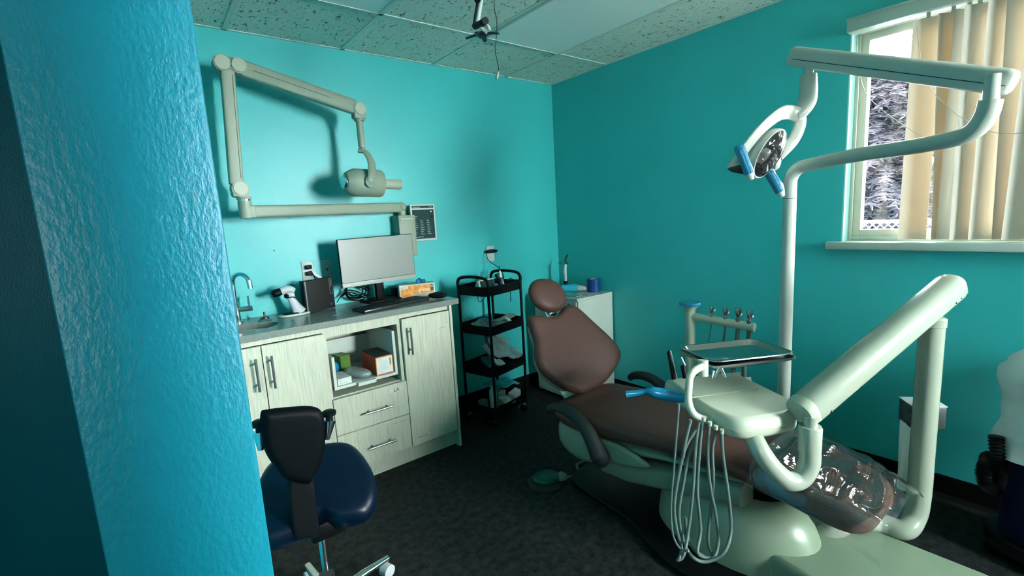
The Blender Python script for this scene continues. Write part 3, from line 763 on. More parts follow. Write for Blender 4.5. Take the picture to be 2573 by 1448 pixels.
# ---- glove box
c = V(-1.43, -0.155, CT)
t = thing('glove_box', 'white and orange glove box, blue glove poking out, right of the monitor', 'box', c, 0.0)
gx = atz(1092, 742, CT) - atz(1001, 752, CT); ga = math.atan2(gx.y, gx.x) * 0.6
c = V(-1.425, -0.16, CT); t.location = c; t.rotation_euler = (0, 0, -0.30); ROOTM[t.name] = M = Matrix.Translation(c) @ Matrix.Rotation(-0.30, 4, 'Z')
finish('carton', MB(M).box((0, 0, 0.042), (0.225, 0.10, 0.083), 0.001), WHITEC, t, smooth=False)
mb = MB(M); mb.box2((-0.105, -0.0508, 0.008), (0.105, -0.0502, 0.058)); mb.box2((-0.058, -0.0508, 0.058), (0.105, -0.0502, 0.077)); finish('orange_panel', mb, ORANGE, t, smooth=False)
mb = MB(M); mb.box2((-0.045, -0.0512, 0.010), (0.103, -0.0508, 0.022)); finish('white_strip', mb, WHITEC, t, smooth=False)
mb = MB(M); mb.box2((0.084, -0.0512, 0.034), (0.102, -0.0508, 0.075)); finish('size_panel', mb, DKGREEN, t, smooth=False)
text('lettering', 'gloves', 0.036, M @ FACE((0.008, -0.0512, 0.034)), CREAMINK, t, 0.0003, sx=0.78)
text('lettering', 'M', 0.022, M @ FACE((0.086, -0.0515, 0.055)), WHITEC, t, 0.0003, sx=0.9)
text('lettering', 'n', 0.016, M @ FACE((-0.101, -0.0512, 0.062)), INK, t, 0.0003)
mb = MB(M); mb.box2((-0.088, -0.0507, 0.071), (-0.064, -0.0503, 0.073)); mb.box2((-0.088, -0.0507, 0.065), (-0.07, -0.0503, 0.066)); mb.box2((-0.04, -0.0515, 0.0145), (0.09, -0.0511, 0.017)); finish('small_print', mb, GREYINK, t, smooth=False)
mb = MB(M)
for k in range(7):
    a = k * 0.9; mb.tube([V(0.015 + 0.006 * k, 0.0, 0.082), V(0.012 + 0.007 * k, 0.01 * math.sin(a), 0.10 + 0.006 * math.sin(k)), V(0.02 + 0.006 * k, 0.014 * math.cos(a), 0.103)], [0.009, 0.010, 0.004], 8, 4)
finish('glove', mb, BARRIER, t)
# ---- blue sticker square on the worktop, cable bundle
o = finish('sticker', MB().box2((-2.022, -0.365, CT + 0.0002), (-2.002, -0.345, CT + 0.001)), BARRIER_T, None, smooth=False); tag(o, 'tiny pale blue square sticker lying on the worktop', 'sticker'); origin_to(o, (-2.012, -0.355, CT))
rnd = random.Random(2)
mb = MB()
for k in range(3):
    r = 0.05 + 0.012 * k; cc = V(-1.79 + 0.01 * k, -0.06, CT + 0.075)
    mb.tube([cc + V(r * math.cos(a * PI / 8), 0.004 * k - 0.01 * math.sin(a), r * 0.85 * math.sin(a * PI / 8)) for a in range(16)], 0.0035, 8, 3, closed=True)
for k in range(7):
    a = V(-1.90 + 0.012 * k, -0.05, CT + 0.02 + 0.015 * k); b = V(-1.72 + 0.02 * (k % 3), -0.05, CT + 0.02 + 0.01 * k)
    mid = (a + b) / 2 + V(0, 0.01, rnd.uniform(-0.02, 0.05)); mb.tube([a, (a + mid) / 2 + V(0, 0, 0.02), mid, b], 0.003, 8, 6)
o = finish('cable_bundle', mb, BLACKP, None); tag(o, 'tangled black cables coiled behind the monitor stand', 'cables'); origin_to(o, (-1.79, -0.05, CT))
mb = MB(); mb.box((-1.49, -0.055, CT + 0.03), (0.10, 0.06, 0.06), 0.006)
o = finish('power_brick', mb, BLACKP, None); tag(o, 'black power brick behind the monitor near the glove box', 'power adapter'); origin_to(o, (-1.49, -0.055, CT))

# ================================================================== BACK WALL FITTINGS
def plate(name, label, cat, x0, x1, z0, z1, m, group=None):
    t = thing(name, label, cat, ((x0 + x1) / 2, 0, (z0 + z1) / 2), 0, group)
    finish('plate', MB().box2((x0, -0.006, z0), (x1, 0, z1), 0.002), m, t)
    return t
t = plate('wall_outlet', 'white wall outlet above the desktop computer with two black plugs', 'outlet', -2.063, -2.000, 1.098, 1.218, WHITEPL, 'outlets on the back wall')
for z in (1.183, 1.145):
    p = MB().box2((-2.048, -0.03, z - 0.012), (-2.010, -0.006, z + 0.012), 0.006); finish('plug', p, BLACKP, t)
finish('cord', MB().tube([V(-2.012, -0.03, 1.145), V(-2.005, -0.04, 1.11), V(-2.0, -0.04, 1.06), V(-1.99, -0.03, 0.98)], 0.003, 8, 8), BLACKP, t)
mb = MB(); mb.tube([V(-2.012, -0.035, 1.165), V(-2.002, -0.04, 1.14), V(-1.985, -0.04, 1.125), V(-1.97, -0.04, 1.112)], 0.007, 4, 4, flat=(1.0, 0.15)); finish('cord_tag', mb, WHITEC, t)
t = plate('blank_wall_plate', 'teal-tinted coax wall plate behind the left of the monitor', 'wall plate', -1.953, -1.888, 1.098, 1.216, mat('ivory_plate_aged', (0.22, 0.42, 0.36), 0.4))
finish('jack', MB().cyl((-1.92, -0.006, 1.157), (-1.92, -0.012, 1.157), 0.006), DARKMET, t)
mb = MB(); mb.cyl((-1.92, -0.006, 1.198), (-1.92, -0.008, 1.198), 0.003); mb.cyl((-1.92, -0.006, 1.115), (-1.92, -0.008, 1.115), 0.003); finish('screw', mb, DARKMET, t)
t = plate('wall_outlet', 'white duplex wall outlet above the black cart with adapter', 'outlet', -0.742, -0.676, 1.082, 1.196, WHITEPL, 'outlets on the back wall')
mb = MB()
for z in (1.165, 1.112): mb.box2((-0.724, -0.008, z - 0.013), (-0.694, -0.006, z + 0.013), 0.001)
f = finish('socket', mb, WHITEC, t)
mb = MB()
for z in (1.165, 1.112): mb.box2((-0.717, -0.0086, z), (-0.715, -0.008, z + 0.008)); mb.box2((-0.704, -0.0086, z), (-0.702, -0.008, z + 0.008)); mb.box2((-0.711, -0.0086, z - 0.009), (-0.707, -0.008, z - 0.005))
finish('slots', mb, INK, f, smooth=False)
t = thing('power_adapter', 'flat black power adapter plugged into the outlet above the cart', 'power adapter', (-0.71, -0.02, 1.16))
mb = MB(); mb.cushion([(-0.05, -0.012), (0, -0.015), (0.045, -0.012), (0.05, 0.005), (0, 0.014), (-0.05, 0.006)], 0.032, Matrix.Translation((-0.713, -0.025, 1.160)) @ Matrix.Rotation(PI / 2, 4, 'X'), edge=0.35); finish('body', mb, BLACKP, t)
mb = MB(); mb.tube([V(-0.76, -0.03, 1.155), V(-0.775, -0.05, 1.12), V(-0.775, -0.09, 1.085), V(-0.75, -0.14, 1.05), V(-0.735, -0.18, 1.0), V(-0.74, -0.19, 0.965)], 0.0026, 8, 8); finish('cord', mb, BLACKP, t)
mb = MB(); mb.cyl((-2.197, 0, 1.294), (-2.197, -0.006, 1.294), 0.0045); o = finish('wall_screw', mb, DARKMET, None); tag(o, 'lone small screw left in the teal back wall above the scanner', 'screw'); origin_to(o, (-2.197, 0, 1.294))
# switch plate on the near wall end
zc = atd(560, 490, 0.62).z - 0.016
t = thing('light_switch', 'pale plate on the side of the near wall end', 'switch', (-2.729, -2.32, zc))
finish('plate', MB().box2((-2.729, -2.34, zc - 0.034), (-2.7225, -2.275, zc + 0.034), 0.003), WHITEPL, t)

# ---- x-ray unit
xr = thing('xray_unit', 'wall-mounted dental x-ray unit with long jointed ivory arm', 'x-ray unit', (-1.42, -0.02, 1.40))
ya = -0.20          # plane of the folded arm
finish('wall_box', MB().box2((-1.475, -0.10, 1.19), (-1.36, 0, 1.455), 0.004), IVORYD, xr)
mb = MB(); mb.box2((-1.463, -0.1035, 1.42), (-1.375, -0.10, 1.437), 0.001); finish('badge', mb, DIAL, xr)
Pe = aty(1003, 528, -0.10); Pw = aty(622, 530, ya + 0.02)
Pe = V(-1.427, -0.055, 1.50); 
pt1 = aty(612, 533, ya); zc = (pt1.z + 1.497) / 2
mb = MB(); mb.cyl((Pe.x, Pe.y, 1.45), (Pe.x, Pe.y, 1.505), 0.026); mb.sphere((Pe.x, Pe.y, 1.505), (0.034, 0.034, 0.034)); finish('shoulder_joint', mb, IVORYD, xr)
a0 = V(Pe.x, Pe.y, 1.505); a1 = V(pt1.x + 0.01, ya, pt1.z)
def beam(mb, a, b, w, h, n=16, e=0.5, side=None):
    """rounded rectangular beam from a to b; w across (side), h the other way"""
    a = Vector(a); b = Vector(b); t_ = (b - a).normalized()
    sd = Vector(side) if side is not None else Vector((0, 1, 0))
    sd = (sd - t_ * sd.dot(t_)).normalized(); u = t_.cross(sd)
    rs = []
    for p, k in ((a, 0.85), (a + t_ * 0.004, 1.0), (b - t_ * 0.004, 1.0), (b, 0.85)):
        r = []
        for i in range(n):
            q = 2 * PI * i / n + PI / n; cx, sy = math.cos(q), math.sin(q)
            r.append(p + sd * (math.copysign(abs(cx) ** e, cx) * w / 2 * k) + u * (math.copysign(abs(sy) ** e, sy) * h / 2 * k))
        rs.append(r)
    mb.rings(rs); return mb
finish('horizontal_arm', beam(MB(), a0, a1, 0.05, 0.062, e=0.4), IVORYD, xr)
mb = MB(); mb.cyl(a1 + V(0, 0, -0.031), a1 + V(0, 0, 0.055), 0.03); mb.box(a1 + V(0.012, 0, 0), (0.06, 0.052, 0.062), 0.008); finish('elbow_post', mb, IVORYD, xr)
finish('chrome_ring', MB().cyl(a1 + V(0, 0, 0.055), a1 + V(0, 0, 0.062), 0.029), CHROME, xr)
E1 = aty(602, 475, ya)
mb = MB(); mb.cyl(a1 + V(0, 0, 0.062), a1 + V(0, 0, 0.075), 0.034); mb.box2((E1.x - 0.04, ya - 0.032, a1.z + 0.072), (E1.x + 0.036, ya + 0.032, E1.z + 0.01), 0.014)
mb.cyl(E1 + V(0, -0.033, 0), E1 + V(0, 0.033, 0), 0.040); finish('lower_knuckle', mb, IVORYD, xr)
finish('dial_cap', MB().cyl(E1 + V(0, -0.040, 0), E1 + V(0, -0.033, 0), 0.032), DIAL, xr)
E2 = aty(556, 161, ya)
finish('lower_arm', beam(MB(), E1 + V(-0.012, 0, 0.02), E2 + V(0.022, 0, -0.01), 0.05, 0.062, e=0.4), IVORYD, xr)
sdv = (E2 - E1).normalized(); nv = V(0, -1, 0)
finish('groove', beam(MB(), E1 + V(0.008, -0.0255, 0.05), E2 + V(0.036, -0.0255, -0.05), 0.001, 0.002), GREYP, xr)
E3 = aty(597, 168, ya)
mb = MB(); beam(mb, E2 + V(-0.02, 0, 0), E3 + V(0.03, 0, 0), 0.056, 0.074, e=0.5); mb.cyl(E2 + V(0, -0.03, 0), E2 + V(0, 0.03, 0), 0.038); mb.cyl(E3 + V(0, -0.03, 0), E3 + V(0, 0.03, 0), 0.038); finish('upper_knuckle', mb, IVORYD, xr)
finish('dial_cap', MB().cyl(E2 + V(0, -0.037, 0), E2 + V(0, -0.03, 0), 0.033), DIAL, xr)
finish('dial_cap', MB().cyl(E3 + V(0, -0.037, 0), E3 + V(0, -0.03, 0), 0.031), DIAL, xr)
yb = -0.27
E4 = aty(900, 276, yb)
finish('upper_arm', beam(MB(), E3 + V(0.015, 0, -0.005), E4 + V(-0.02, 0, 0.012), 0.05, 0.078, e=0.4), IVORYD, xr)
ud = (E4 - E3).normalized()
finish('groove', beam(MB(), E3 + ud * 0.06 + V(0, -0.026, 0.0), E4 - ud * 0.03 + V(0, -0.026, 0.006), 0.001, 0.002), GREYP, xr)
mb = MB(); mb.cyl(E4 + V(0, -0.03, 0), E4 + V(0, 0.03, 0), 0.036); mb.box2((E4.x - 0.034, yb - 0.028, E4.z - 0.05), (E4.x + 0.034, yb + 0.028, E4.z), 0.008); finish('wrist_knuckle', mb, IVORYD, xr)
finish('dial_cap', MB().cyl(E4 + V(0, -0.036, 0), E4 + V(0, -0.03, 0), 0.030), DIAL, xr)
Zs = aty(903, 370, yb).z
mb = MB(); mb.cyl(E4 + V(0, 0, -0.05), E4 + V(0, 0, -0.06), 0.028); mb.cyl(E4 + V(0, 0, -0.06), V(E4.x, yb, Zs), 0.019); finish('drop_tube', mb, IVORYD, xr)
finish('chrome_ring', MB().cyl(V(E4.x, yb, Zs), V(E4.x, yb, Zs - 0.006), 0.018), CHROME, xr)
yk = [aty(900, 378, yb), aty(918, 382, yb - 0.02), aty(932, 405, yb - 0.07), aty(935, 430, yb - 0.115), aty(933, 458, yb - 0.12)]
mb = MB(); mb.tube(yk, [0.022, 0.022, 0.023, 0.023, 0.026], 14, 8, flat=(1.05, 0.55), up=(1, 0, 0)); mb.cyl(aty(933, 457, yb - 0.10), aty(933, 457, yb - 0.13), 0.030); finish('yoke', mb, IVORYD, xr)
H0 = aty(868, 458, yb - 0.03); H1 = aty(958, 462, yb - 0.03); hd = (H1 - H0).normalized()
HM = frame(H0, hd.cross(V(0, 0, 1)), V(0, 0, 1)); HM = Matrix.Translation(H0) @ hd.to_track_quat('Z', 'Y').to_matrix().to_4x4()
Lh = (H1 - H0).length
mb = MB(); mb.lathe([(0.03, -0.004), (0.052, 0.0), (0.066, 0.022), (0.076, 0.045), (0.076, Lh - 0.012), (0.070, Lh), (0.03, Lh + 0.004)], 36, HM); finish('tube_head', mb, IVORYD, xr)
mb = MB(); mb.lathe([(0.036, -0.016), (0.038, -0.012), (0.038, 0.0)], 28, HM); finish('end_ring', mb, CHROME, xr)
mb = MB(); mb.lathe([(0.034, Lh), (0.034, Lh + 0.012)], 24, HM); finish('collar', mb, CHROME, xr)
mb = MB(); mb.lathe([(0.027, Lh + 0.012), (0.028, Lh + 0.02), (0.028, Lh + 0.115), (0.026, Lh + 0.12)], 28, HM); finish('aiming_cone', mb, DIAL, xr)
# ---- x-ray control panel
cpn = thing('xray_control_panel', 'ivory wall control box with dark keypad face above the monitor', 'control panel', (-1.27, 0, 1.39))
finish('housing', MB().box2((-1.365, -0.055, 1.288), (-1.195, 0, 1.515), 0.004), IVORYD, cpn)
finish('face_frame', MB().box2((-1.372, -0.066, 1.282), (-1.190, -0.055, 1.522), 0.003), WHITEPL, cpn)
finish('keypad', MB().box2((-1.360, -0.0672, 1.295), (-1.202, -0.066, 1.487)), PANELD, cpn, smooth=False)
finish('header_strip', MB().box2((-1.360, -0.0672, 1.497), (-1.202, -0.066, 1.512)), PANELD, cpn, smooth=False)
mb = MB(); rnd = random.Random(4)
for col_, x in enumerate((-1.353, -1.306, -1.258)):
    for r in range(9):
        z = 1.325 + r * 0.0145
        if col_ and r > 6: continue
        mb.box2((x, -0.0676, z), (x + rnd.uniform(0.014, 0.03), -0.0672, z + 0.0025)); mb.box2((x, -0.0676, z + 0.005), (x + rnd.uniform(0.01, 0.02), -0.0672, z + 0.0065))
mb.box2((-1.353, -0.0676, 1.306), (-1.29, -0.0672, 1.309)); mb.box2((-1.355, -0.0676, 1.502), (-1.30, -0.0672, 1.505)); mb.box2((-1.235, -0.0676, 1.503), (-1.21, -0.0672, 1.506))
finish('lettering', mb, GREYINK, cpn, smooth=False)
finish('knob', MB().cyl((-1.228, -0.067, 1.472), (-1.228, -0.078, 1.472), 0.006), CHROME, cpn)
finish('switch', MB().box2((-1.225, -0.075, 1.43), (-1.214, -0.067, 1.446), 0.002), BLACKP, cpn)

# ================================================================== CEILING BRACKET
Pm = atd(1215, 88, 1.9)
t = thing('ceiling_bracket', 'ceiling-hung metal bracket with dark spread claw arms', 'bracket', (Pm.x, Pm.y, H))
R0 = atd(1198, 68, 1.9); R1 = atd(1209, 0, 1.9); rdir = (R1 - R0); top = R0 + rdir * ((H - R0.z) / rdir.z)
finish('pole', MB().tube([R0, top], 0.0085, 12), WHITEPL, t)
sdir = V(0.78, -0.62, 0)
mb = MB(); mb.tube([R0 - sdir * 0.012, top - sdir * 0.012], 0.007, 8); finish('side_rail', mb, GREYP, t)
finish('mount_plate', MB().lathe([(0.045, -0.008), (0.05, 0.0)], M=Matrix.Translation((top.x, top.y, H - 0.0005))), WHITEPL, t)
mb = MB(); mb.cyl(atd(1193, 66, 1.9), atd(1212, 58, 1.86), 0.013); finish('clamp', mb, GREYP, t)
finish('knob', MB().cyl(atd(1213, 57, 1.87), atd(1220, 52, 1.84), 0.0135), BLACKP, t)
finish('knob', MB().cyl(atd(1199, 0, 1.87), atd(1203, -4, 1.9), 0.012), BLACKP, t)
mb = MB(); mb.tube([atd(1219, 63, 1.88), atd(1227, 68, 1.88), atd(1230, 79, 1.88)], 0.012, 8, 4, flat=(0.6, 1.2)); mb.tube([atd(1208, 68, 1.88), atd(1214, 76, 1.88), atd(1224, 82, 1.88)], 0.011, 8, 4, flat=(0.6, 1.2)); finish('elbow', mb, WHITEPL, t)
hub = atd(1212, 88, 1.9)
finish('hub', MB().lathe([(0.016, -0.008), (0.026, 0.0), (0.026, 0.006), (0.014, 0.012)], M=Matrix.Translation(hub)), DARKMET, t)
TEALM = mat('dark_teal_enamel', (0.01, 0.045, 0.05), 0.4, 0.3)
for k, (u, v) in enumerate(((1171, 97), (1254, 84), (1219, 104), (1196, 82))):
    e = atz(u, v, hub.z - 0.004)
    if (e - hub).length > 0.14: e = hub + (e - hub).normalized() * 0.10
    finish('claw_arm', MB().tube([hub, hub + (e - hub) * 0.5 + V(0, 0, 0.004), e], [0.010, 0.009, 0.007], 8, 4, flat=(0.5, 1.2)), TEALM, t)
hc = thing('hanging_cable', 'thin cable with a grey plug dangling from the ceiling', 'cable', (atd(1240, 0, 1.92).x, atd(1240, 0, 1.92).y, H))
cp = [atd(1241, -10, 1.92), atd(1242, 20, 1.92), atd(1248, 50, 1.92), atd(1248, 85, 1.92), atd(1244, 125, 1.92), atd(1250, 155, 1.92), atd(1253, 175, 1.92), atd(1250, 184, 1.92)]
cp = [V(cp[0].x, cp[0].y, H)] + cp
finish('wire', MB().tube(cp, 0.0016, 6, 8), GREYP, hc)
finish('plug', MB().tube([atd(1252, 180, 1.92), atd(1249, 190, 1.92), atd(1247.5, 198, 1.92)], [0.004, 0.0065, 0.005], 12), IVORYD, hc)

# ================================================================== BLACK CART
A = V(-1.07, -0.457, 0); B = V(-0.735, -0.375, 0)
ex = (B - A).normalized(); ey = V(-ex.y, ex.x, 0); CW = (B - A).length; CDp = 0.265
ct = thing('utility_cart', 'black four-tier utility cart on casters beside the counter', 'cart', A + ex * CW / 2 + ey * CDp / 2, math.atan2(ex.y, ex.x))
CM = frame(A, ex, ey)                      # local: x 0..CW, y 0..CDp
def ctray(z0, z1):
    mb = MB(CM); t_ = 0.003; o_ = 0.010
    def rr(x0, y0, x1, y1, r, z):
        P = []
        for cx, cy, a0 in ((x1 - r, y1 - r, 0), (x0 + r, y1 - r, PI / 2), (x0 + r, y0 + r, PI), (x1 - r, y0 + r, 3 * PI / 2)):
            for k in range(5): a = a0 + PI / 2 * k / 4; P.append(V(cx + r * math.cos(a), cy + r * math.sin(a), z))
        return P
    W_, D_ = CW, CDp
    mb.rings([rr(-o_, -o_, W_ + o_, D_ + o_, 0.03, z1), rr(-0.002, -0.002, W_ + 0.002, D_ + 0.002, 0.03, z0), rr(0.03, 0.03, W_ - 0.03, D_ - 0.03, 0.02, z0 - 0.004), ], False, True)
    mb.rings([rr(-o_ - 0.004, -o_ - 0.004, W_ + o_ + 0.004, D_ + o_ + 0.004, 0.03, z1), rr(-o_ - 0.004, -o_ - 0.004, W_ + o_ + 0.004, D_ + o_ + 0.004, 0.03, z1 - 0.006), rr(-o_, -o_, W_ + o_, D_ + o_, 0.03, z1 - 0.006), rr(-o_ + 0.003, -o_ + 0.003, W_ + o_ - 0.003, D_ + o_ - 0.003, 0.03, z1), rr(0.001, 0.001, W_ - 0.001, D_ - 0.001, 0.03, z0 + 0.003)], False, True)
    return finish('tray', mb, BLACKM, ct)
TZ = [(0.905, 0.968), (0.643, 0.706), (0.360, 0.425), (0.085, 0.150)]
for z0, z1 in TZ: ctray(z0, z1)
for x, y in ((0.0, 0.0), (CW, 0.0), (0.0, CDp), (CW, CDp)):
    finish('post', MB(CM).tube([V(x, y, 0.06), V(x, y, 0.97)], 0.0095, 12), BLACKM, ct)
for x in (0.0, CW):
    mb = MB(CM); mb.tube([V(x, 0.0, 0.96), V(x, 0.0, 0.995), V(x, 0.03, 1.022), V(x, CDp / 2, 1.031), V(x, CDp - 0.03, 1.022), V(x, CDp, 0.995), V(x, CDp, 0.96)], 0.0105, 12, 6)
    finish('handle', mb, BLACKM, ct)
for x, y in ((0.01, 0.01), (CW - 0.01, 0.01), (0.01, CDp - 0.01), (CW - 0.01, CDp - 0.01)):
    c_ = finish('caster', MB(CM).tube([V(x - 0.011, y + 0.012, 0.026), V(x + 0.011, y + 0.012, 0.026)], 0.026, 20), BLACKP, ct)
    finish('caster_fork', MB(CM).box2((x - 0.014, y - 0.012, 0.03), (x + 0.014, y + 0.016, 0.062), 0.004), CHROME, c_)
def cw(x, y, z): return CM @ V(x, y, z)
Z1 = 0.909
# top tier
t = thing('apex_locator', 'white handpiece charger with dark screen on the cart top tier', 'device', cw(0.12, 0.11, Z1), 0.15)
M = ROOTM[t.name]
finish('body', MB(M).box((0, 0, 0.045), (0.15, 0.03, 0.09), 0.006, M=Matrix.Rotation(-0.25, 4, 'X')), WHITEPL, t)
finish('screen', MB(M).box2((-0.062, -0.018, 0.03), (0.062, -0.0155, 0.082), M=Matrix.Rotation(-0.25, 4, 'X')), PANELD, t, smooth=False)
mb = MB(); b = cw(0.175, 0.03, Z1)
t = thing('handpiece', 'slim white and dark blue handpiece standing upright in the cart', 'handpiece', b)
finish('grip', MB().tube([b, b + V(0.0, 0.005, 0.10)], [0.012, 0.013], 16), NAVYP, t)
finish('nose', MB().tube([b + V(0, 0.005, 0.10), b + V(-0.002, 0.005, 0.13), b + V(-0.004, 0.005, 0.145)], [0.0125, 0.010, 0.004], 14), WHITEPL, t)
finish('tip', MB().tube([b + V(-0.004, 0.005, 0.14), b + V(-0.005, 0.005, 0.18)], [0.0025, 0.003], 8), DARKMET, t)
b = cw(0.20, 0.02, Z1)
t = thing('pen_handpiece', 'white pen-shaped handpiece leaning beside the dark blue one', 'handpiece', b)
finish('body', MB().tube([b, b + V(-0.02, 0.01, 0.09)], [0.009, 0.008], 12), WHITEPL, t); finish('cap', MB().tube([b + V(-0.02, 0.01, 0.09), b + V(-0.026, 0.012, 0.115)], [0.0085, 0.006], 12), NAVYP, t)
b = cw(0.265, 0.11, Z1)
t = thing('spray_gun', 'black trigger-shaped handpiece charger on the cart top tier', 'device', b)
finish('body', MB().box(b + V(0, 0, 0.045), (0.035, 0.03, 0.09), 0.006), BLACKP, t)
finish('head', MB().tube([b + V(-0.035, 0, 0.095), b + V(0.0, 0, 0.105), b + V(0.02, 0, 0.092)], [0.018, 0.017, 0.01], 12, 4), mat('deep_green_plastic', (0.01, 0.06, 0.045), 0.4), t)
finish('base', MB().box(b + V(0, 0, 0.004), (0.06, 0.05, 0.008), 0.003), BLACKP, t)
def pouch(name, label, cat, p, sz, m, rx=0, ry=0, rz=0, group=None, seed=0, T=0.012, edge=0.3):
    rnd_ = random.Random(seed); M_ = Matrix.Translation(Vector(p)) @ Euler((rx, ry, rz)).to_matrix().to_4x4()
    w_, h_ = sz
    def f(v):
        n_ = noise.noise(Vector((v.x * 22 + seed, v.y * 22, seed * 1.3)))
        return Vector((v.x, v.y, v.z + n_ * 0.018))
    mb = MB(); mb.cushion([(-w_ / 2, -h_ / 2), (0, -h_ / 2), (w_ / 2, -h_ / 2), (w_ / 2, 0), (w_ / 2, h_ / 2), (0, h_ / 2), (-w_ / 2, h_ / 2), (-w_ / 2, 0)], T, M_, edge=edge, func=f)
    o = finish(name, mb, m, None, angle=50); tag(o, label, cat, group); origin_to(o, p); return o
pouch('folded_film', 'pale teal folded film by the far handle of the cart top tier', 'film', cw(0.31, 0.19, Z1 + 0.018), (0.09, 0.10), BARRIER_T, 0.1, 0, 0.2, seed=1)
mb = MB(); b = cw(0.30, 0.06, Z1)
mb.tube([b, b + V(0.0, 0.02, 0.04), b + V(0.03, 0.03, 0.07), b + V(0.06, 0.03, 0.05), b + V(0.07, 0.05, 0.01)], 0.0026, 8, 8)
mb.tube([cw(0.36, 0.15, 0.935), cw(0.375, 0.12, 0.88), cw(0.365, 0.11, 0.83), cw(0.385, 0.13, 0.80)], 0.0026, 8, 8)
mb.tube([cw(0.20, 0.275, 0.92), cw(0.215, 0.29, 0.84), cw(0.25, 0.30, 0.81), cw(0.32, 0.30, 0.84), cw(0.42, 0.31, 0.82)], 0.0026, 8, 8)
o = finish('charger_cord', mb, BLACKP, None); tag(o, 'thin black charger cord trailing over the back of the cart', 'cord'); origin_to(o, b)
mb = MB(); b = cw(0.16, 0.20, Z1); mb.lathe([(0.05, 0), (0.048, 0.03), (0.035, 0.06), (0.012, 0.085)], M=Matrix.Translation(b)); o = finish('white_cup', mb, WHITEPL, None); tag(o, 'white rounded dome charger behind the screen on the cart', 'charger'); origin_to(o, b)
# second tier
Z2 = 0.648
pouch('clear_pouch', 'clear bag with blue trim in the second cart tier, near the counter', 'pouch', cw(0.10, 0.12, Z2 + 0.045), (0.15, 0.16), CLEARBAG, 0.25, -0.2, 0.1, 'pouches on the cart', 2)
mb = MB(); b = cw(0.20, 0.19, Z2); mb.tube([b, b + V(0, 0, 0.085)], [0.03, 0.036], 20); o = finish('blue_cup', mb, BARRIER, None); tag(o, 'blue plastic cup at the back of the second cart tier', 'cup'); origin_to(o, b)
def card(name, label, cat, c, d, m, e=(0, 0, 0), group=None):
    M_ = Matrix.Translation(Vector(c)) @ Euler(e).to_matrix().to_4x4()
    o = finish(name, MB(M_).box((0, 0, 0), d, 0.001), m, None, smooth=False); tag(o, label, cat, group); origin_to(o, c); return o
card('paper_packet', 'cream packet tilted at the front of the second cart tier', 'packet', cw(0.24, 0.04, Z2 + 0.052), (0.06, 0.05, 0.012), WHITEC, (0.5, 0.4, 0.3))
card('small_box', 'small grey-green box in the middle of the second cart tier', 'box', cw(0.19, 0.09, Z2 + 0.045), (0.08, 0.05, 0.03), SHELLM, (0.1, 0.0, 0.4))
card('gauze_strip', 'long cream paper strip along the right side of the second cart tier', 'packet', cw(0.31, 0.10, Z2 + 0.055), (0.11, 0.06, 0.012), IVORYD, (0.1, -0.15, 0.2))
card('instrument_box', 'low boxes of white refills at the near corner of the second cart tier', 'box', cw(0.14, 0.03, Z2 + 0.035), (0.10, 0.045, 0.04), SHELLM, (0, 0, 0.1))
# third tier
Z3 = 0.365
pouch('paper_pouch', 'big crumpled white pouch heaped in the third cart tier', 'pouch', cw(0.23, 0.12, Z3 + 0.13), (0.17, 0.15), PAPER, 0.9, 0.25, 0.1, 'pouches on the cart', 3, 0.03)
pouch('clear_bag', 'clear crinkled bag standing behind the white pouch in the cart', 'bag', cw(0.24, 0.19, Z3 + 0.165), (0.15, 0.19), CLEARBAG, 1.25, 0.1, 0.1, 'pouches on the cart', 4)
pouch('paper_pouch', 'flat white pouch at the right end of the third cart tier', 'pouch', cw(0.31, 0.08, Z3 + 0.075), (0.13, 0.12), PAPER, 0.3, 0.1, 0.3, 'pouches on the cart', 5, 0.02)
pouch('dark_pouch', 'dark green crumpled pouch at the left of the third cart tier', 'pouch', cw(0.07, 0.08, Z3 + 0.075), (0.11, 0.10), mat('dark_green_film', (0.02, 0.07, 0.055), 0.3), 0.5, 0.2, 0.2, 'pouches on the cart', 6, 0.03)
pouch('white_wipe', 'pale crumpled wipe by the near post in the third cart tier', 'wipe', cw(0.12, 0.04, Z3 + 0.06), (0.10, 0.08), PAPER, 0.4, 0.5, 0.2, 'pouches on the cart', 7, 0.02)
card('syringe_box', 'narrow grey box leaning against the clear bag in the cart', 'box', cw(0.13, 0.15, Z3 + 0.13), (0.03, 0.02, 0.12), GREYPL, (0.2, -0.6, 0))
# bottom tier
Z4 = 0.09
b = cw(0.085, 0.09, Z4)
t = thing('white_bottle', 'tall white bottle standing in the bottom cart tier', 'bottle', b)
finish('body', MB().lathe([(0.024, 0), (0.026, 0.004), (0.026, 0.14), (0.018, 0.152)], M=Matrix.Translation(b)), WHITEPL, t); finish('cap', MB().lathe([(0.018, 0.152), (0.018, 0.178), (0.014, 0.18)], M=Matrix.Translation(b)), WHITEC, t)
pouch('teal_pouch', 'flat teal sterilization pouch across the bottom cart tier', 'pouch', cw(0.24, 0.14, Z4 + 0.135), (0.24, 0.14), TEALBAG, 0.05, 0.12, 0.15, 'pouches on the cart', 8)
card('cotton_box', 'cream box under the teal pouch in the bottom cart tier', 'box', cw(0.18, 0.12, Z4 + 0.055), (0.08, 0.06, 0.10), IVORYD, (0, 0, 0.15))
card('grey_box', 'grey-white box at the front of the bottom cart tier', 'box', cw(0.26, 0.04, Z4 + 0.06), (0.08, 0.05, 0.06), GREYPL, (0.2, -0.2, 0.2))
pouch('clear_pouch', 'clear pouch near the front corner of the bottom cart tier', 'pouch', cw(0.16, 0.03, Z4 + 0.06), (0.10, 0.08), CLEARBAG, 0.4, 0.1, 0.1, 'pouches on the cart', 9)
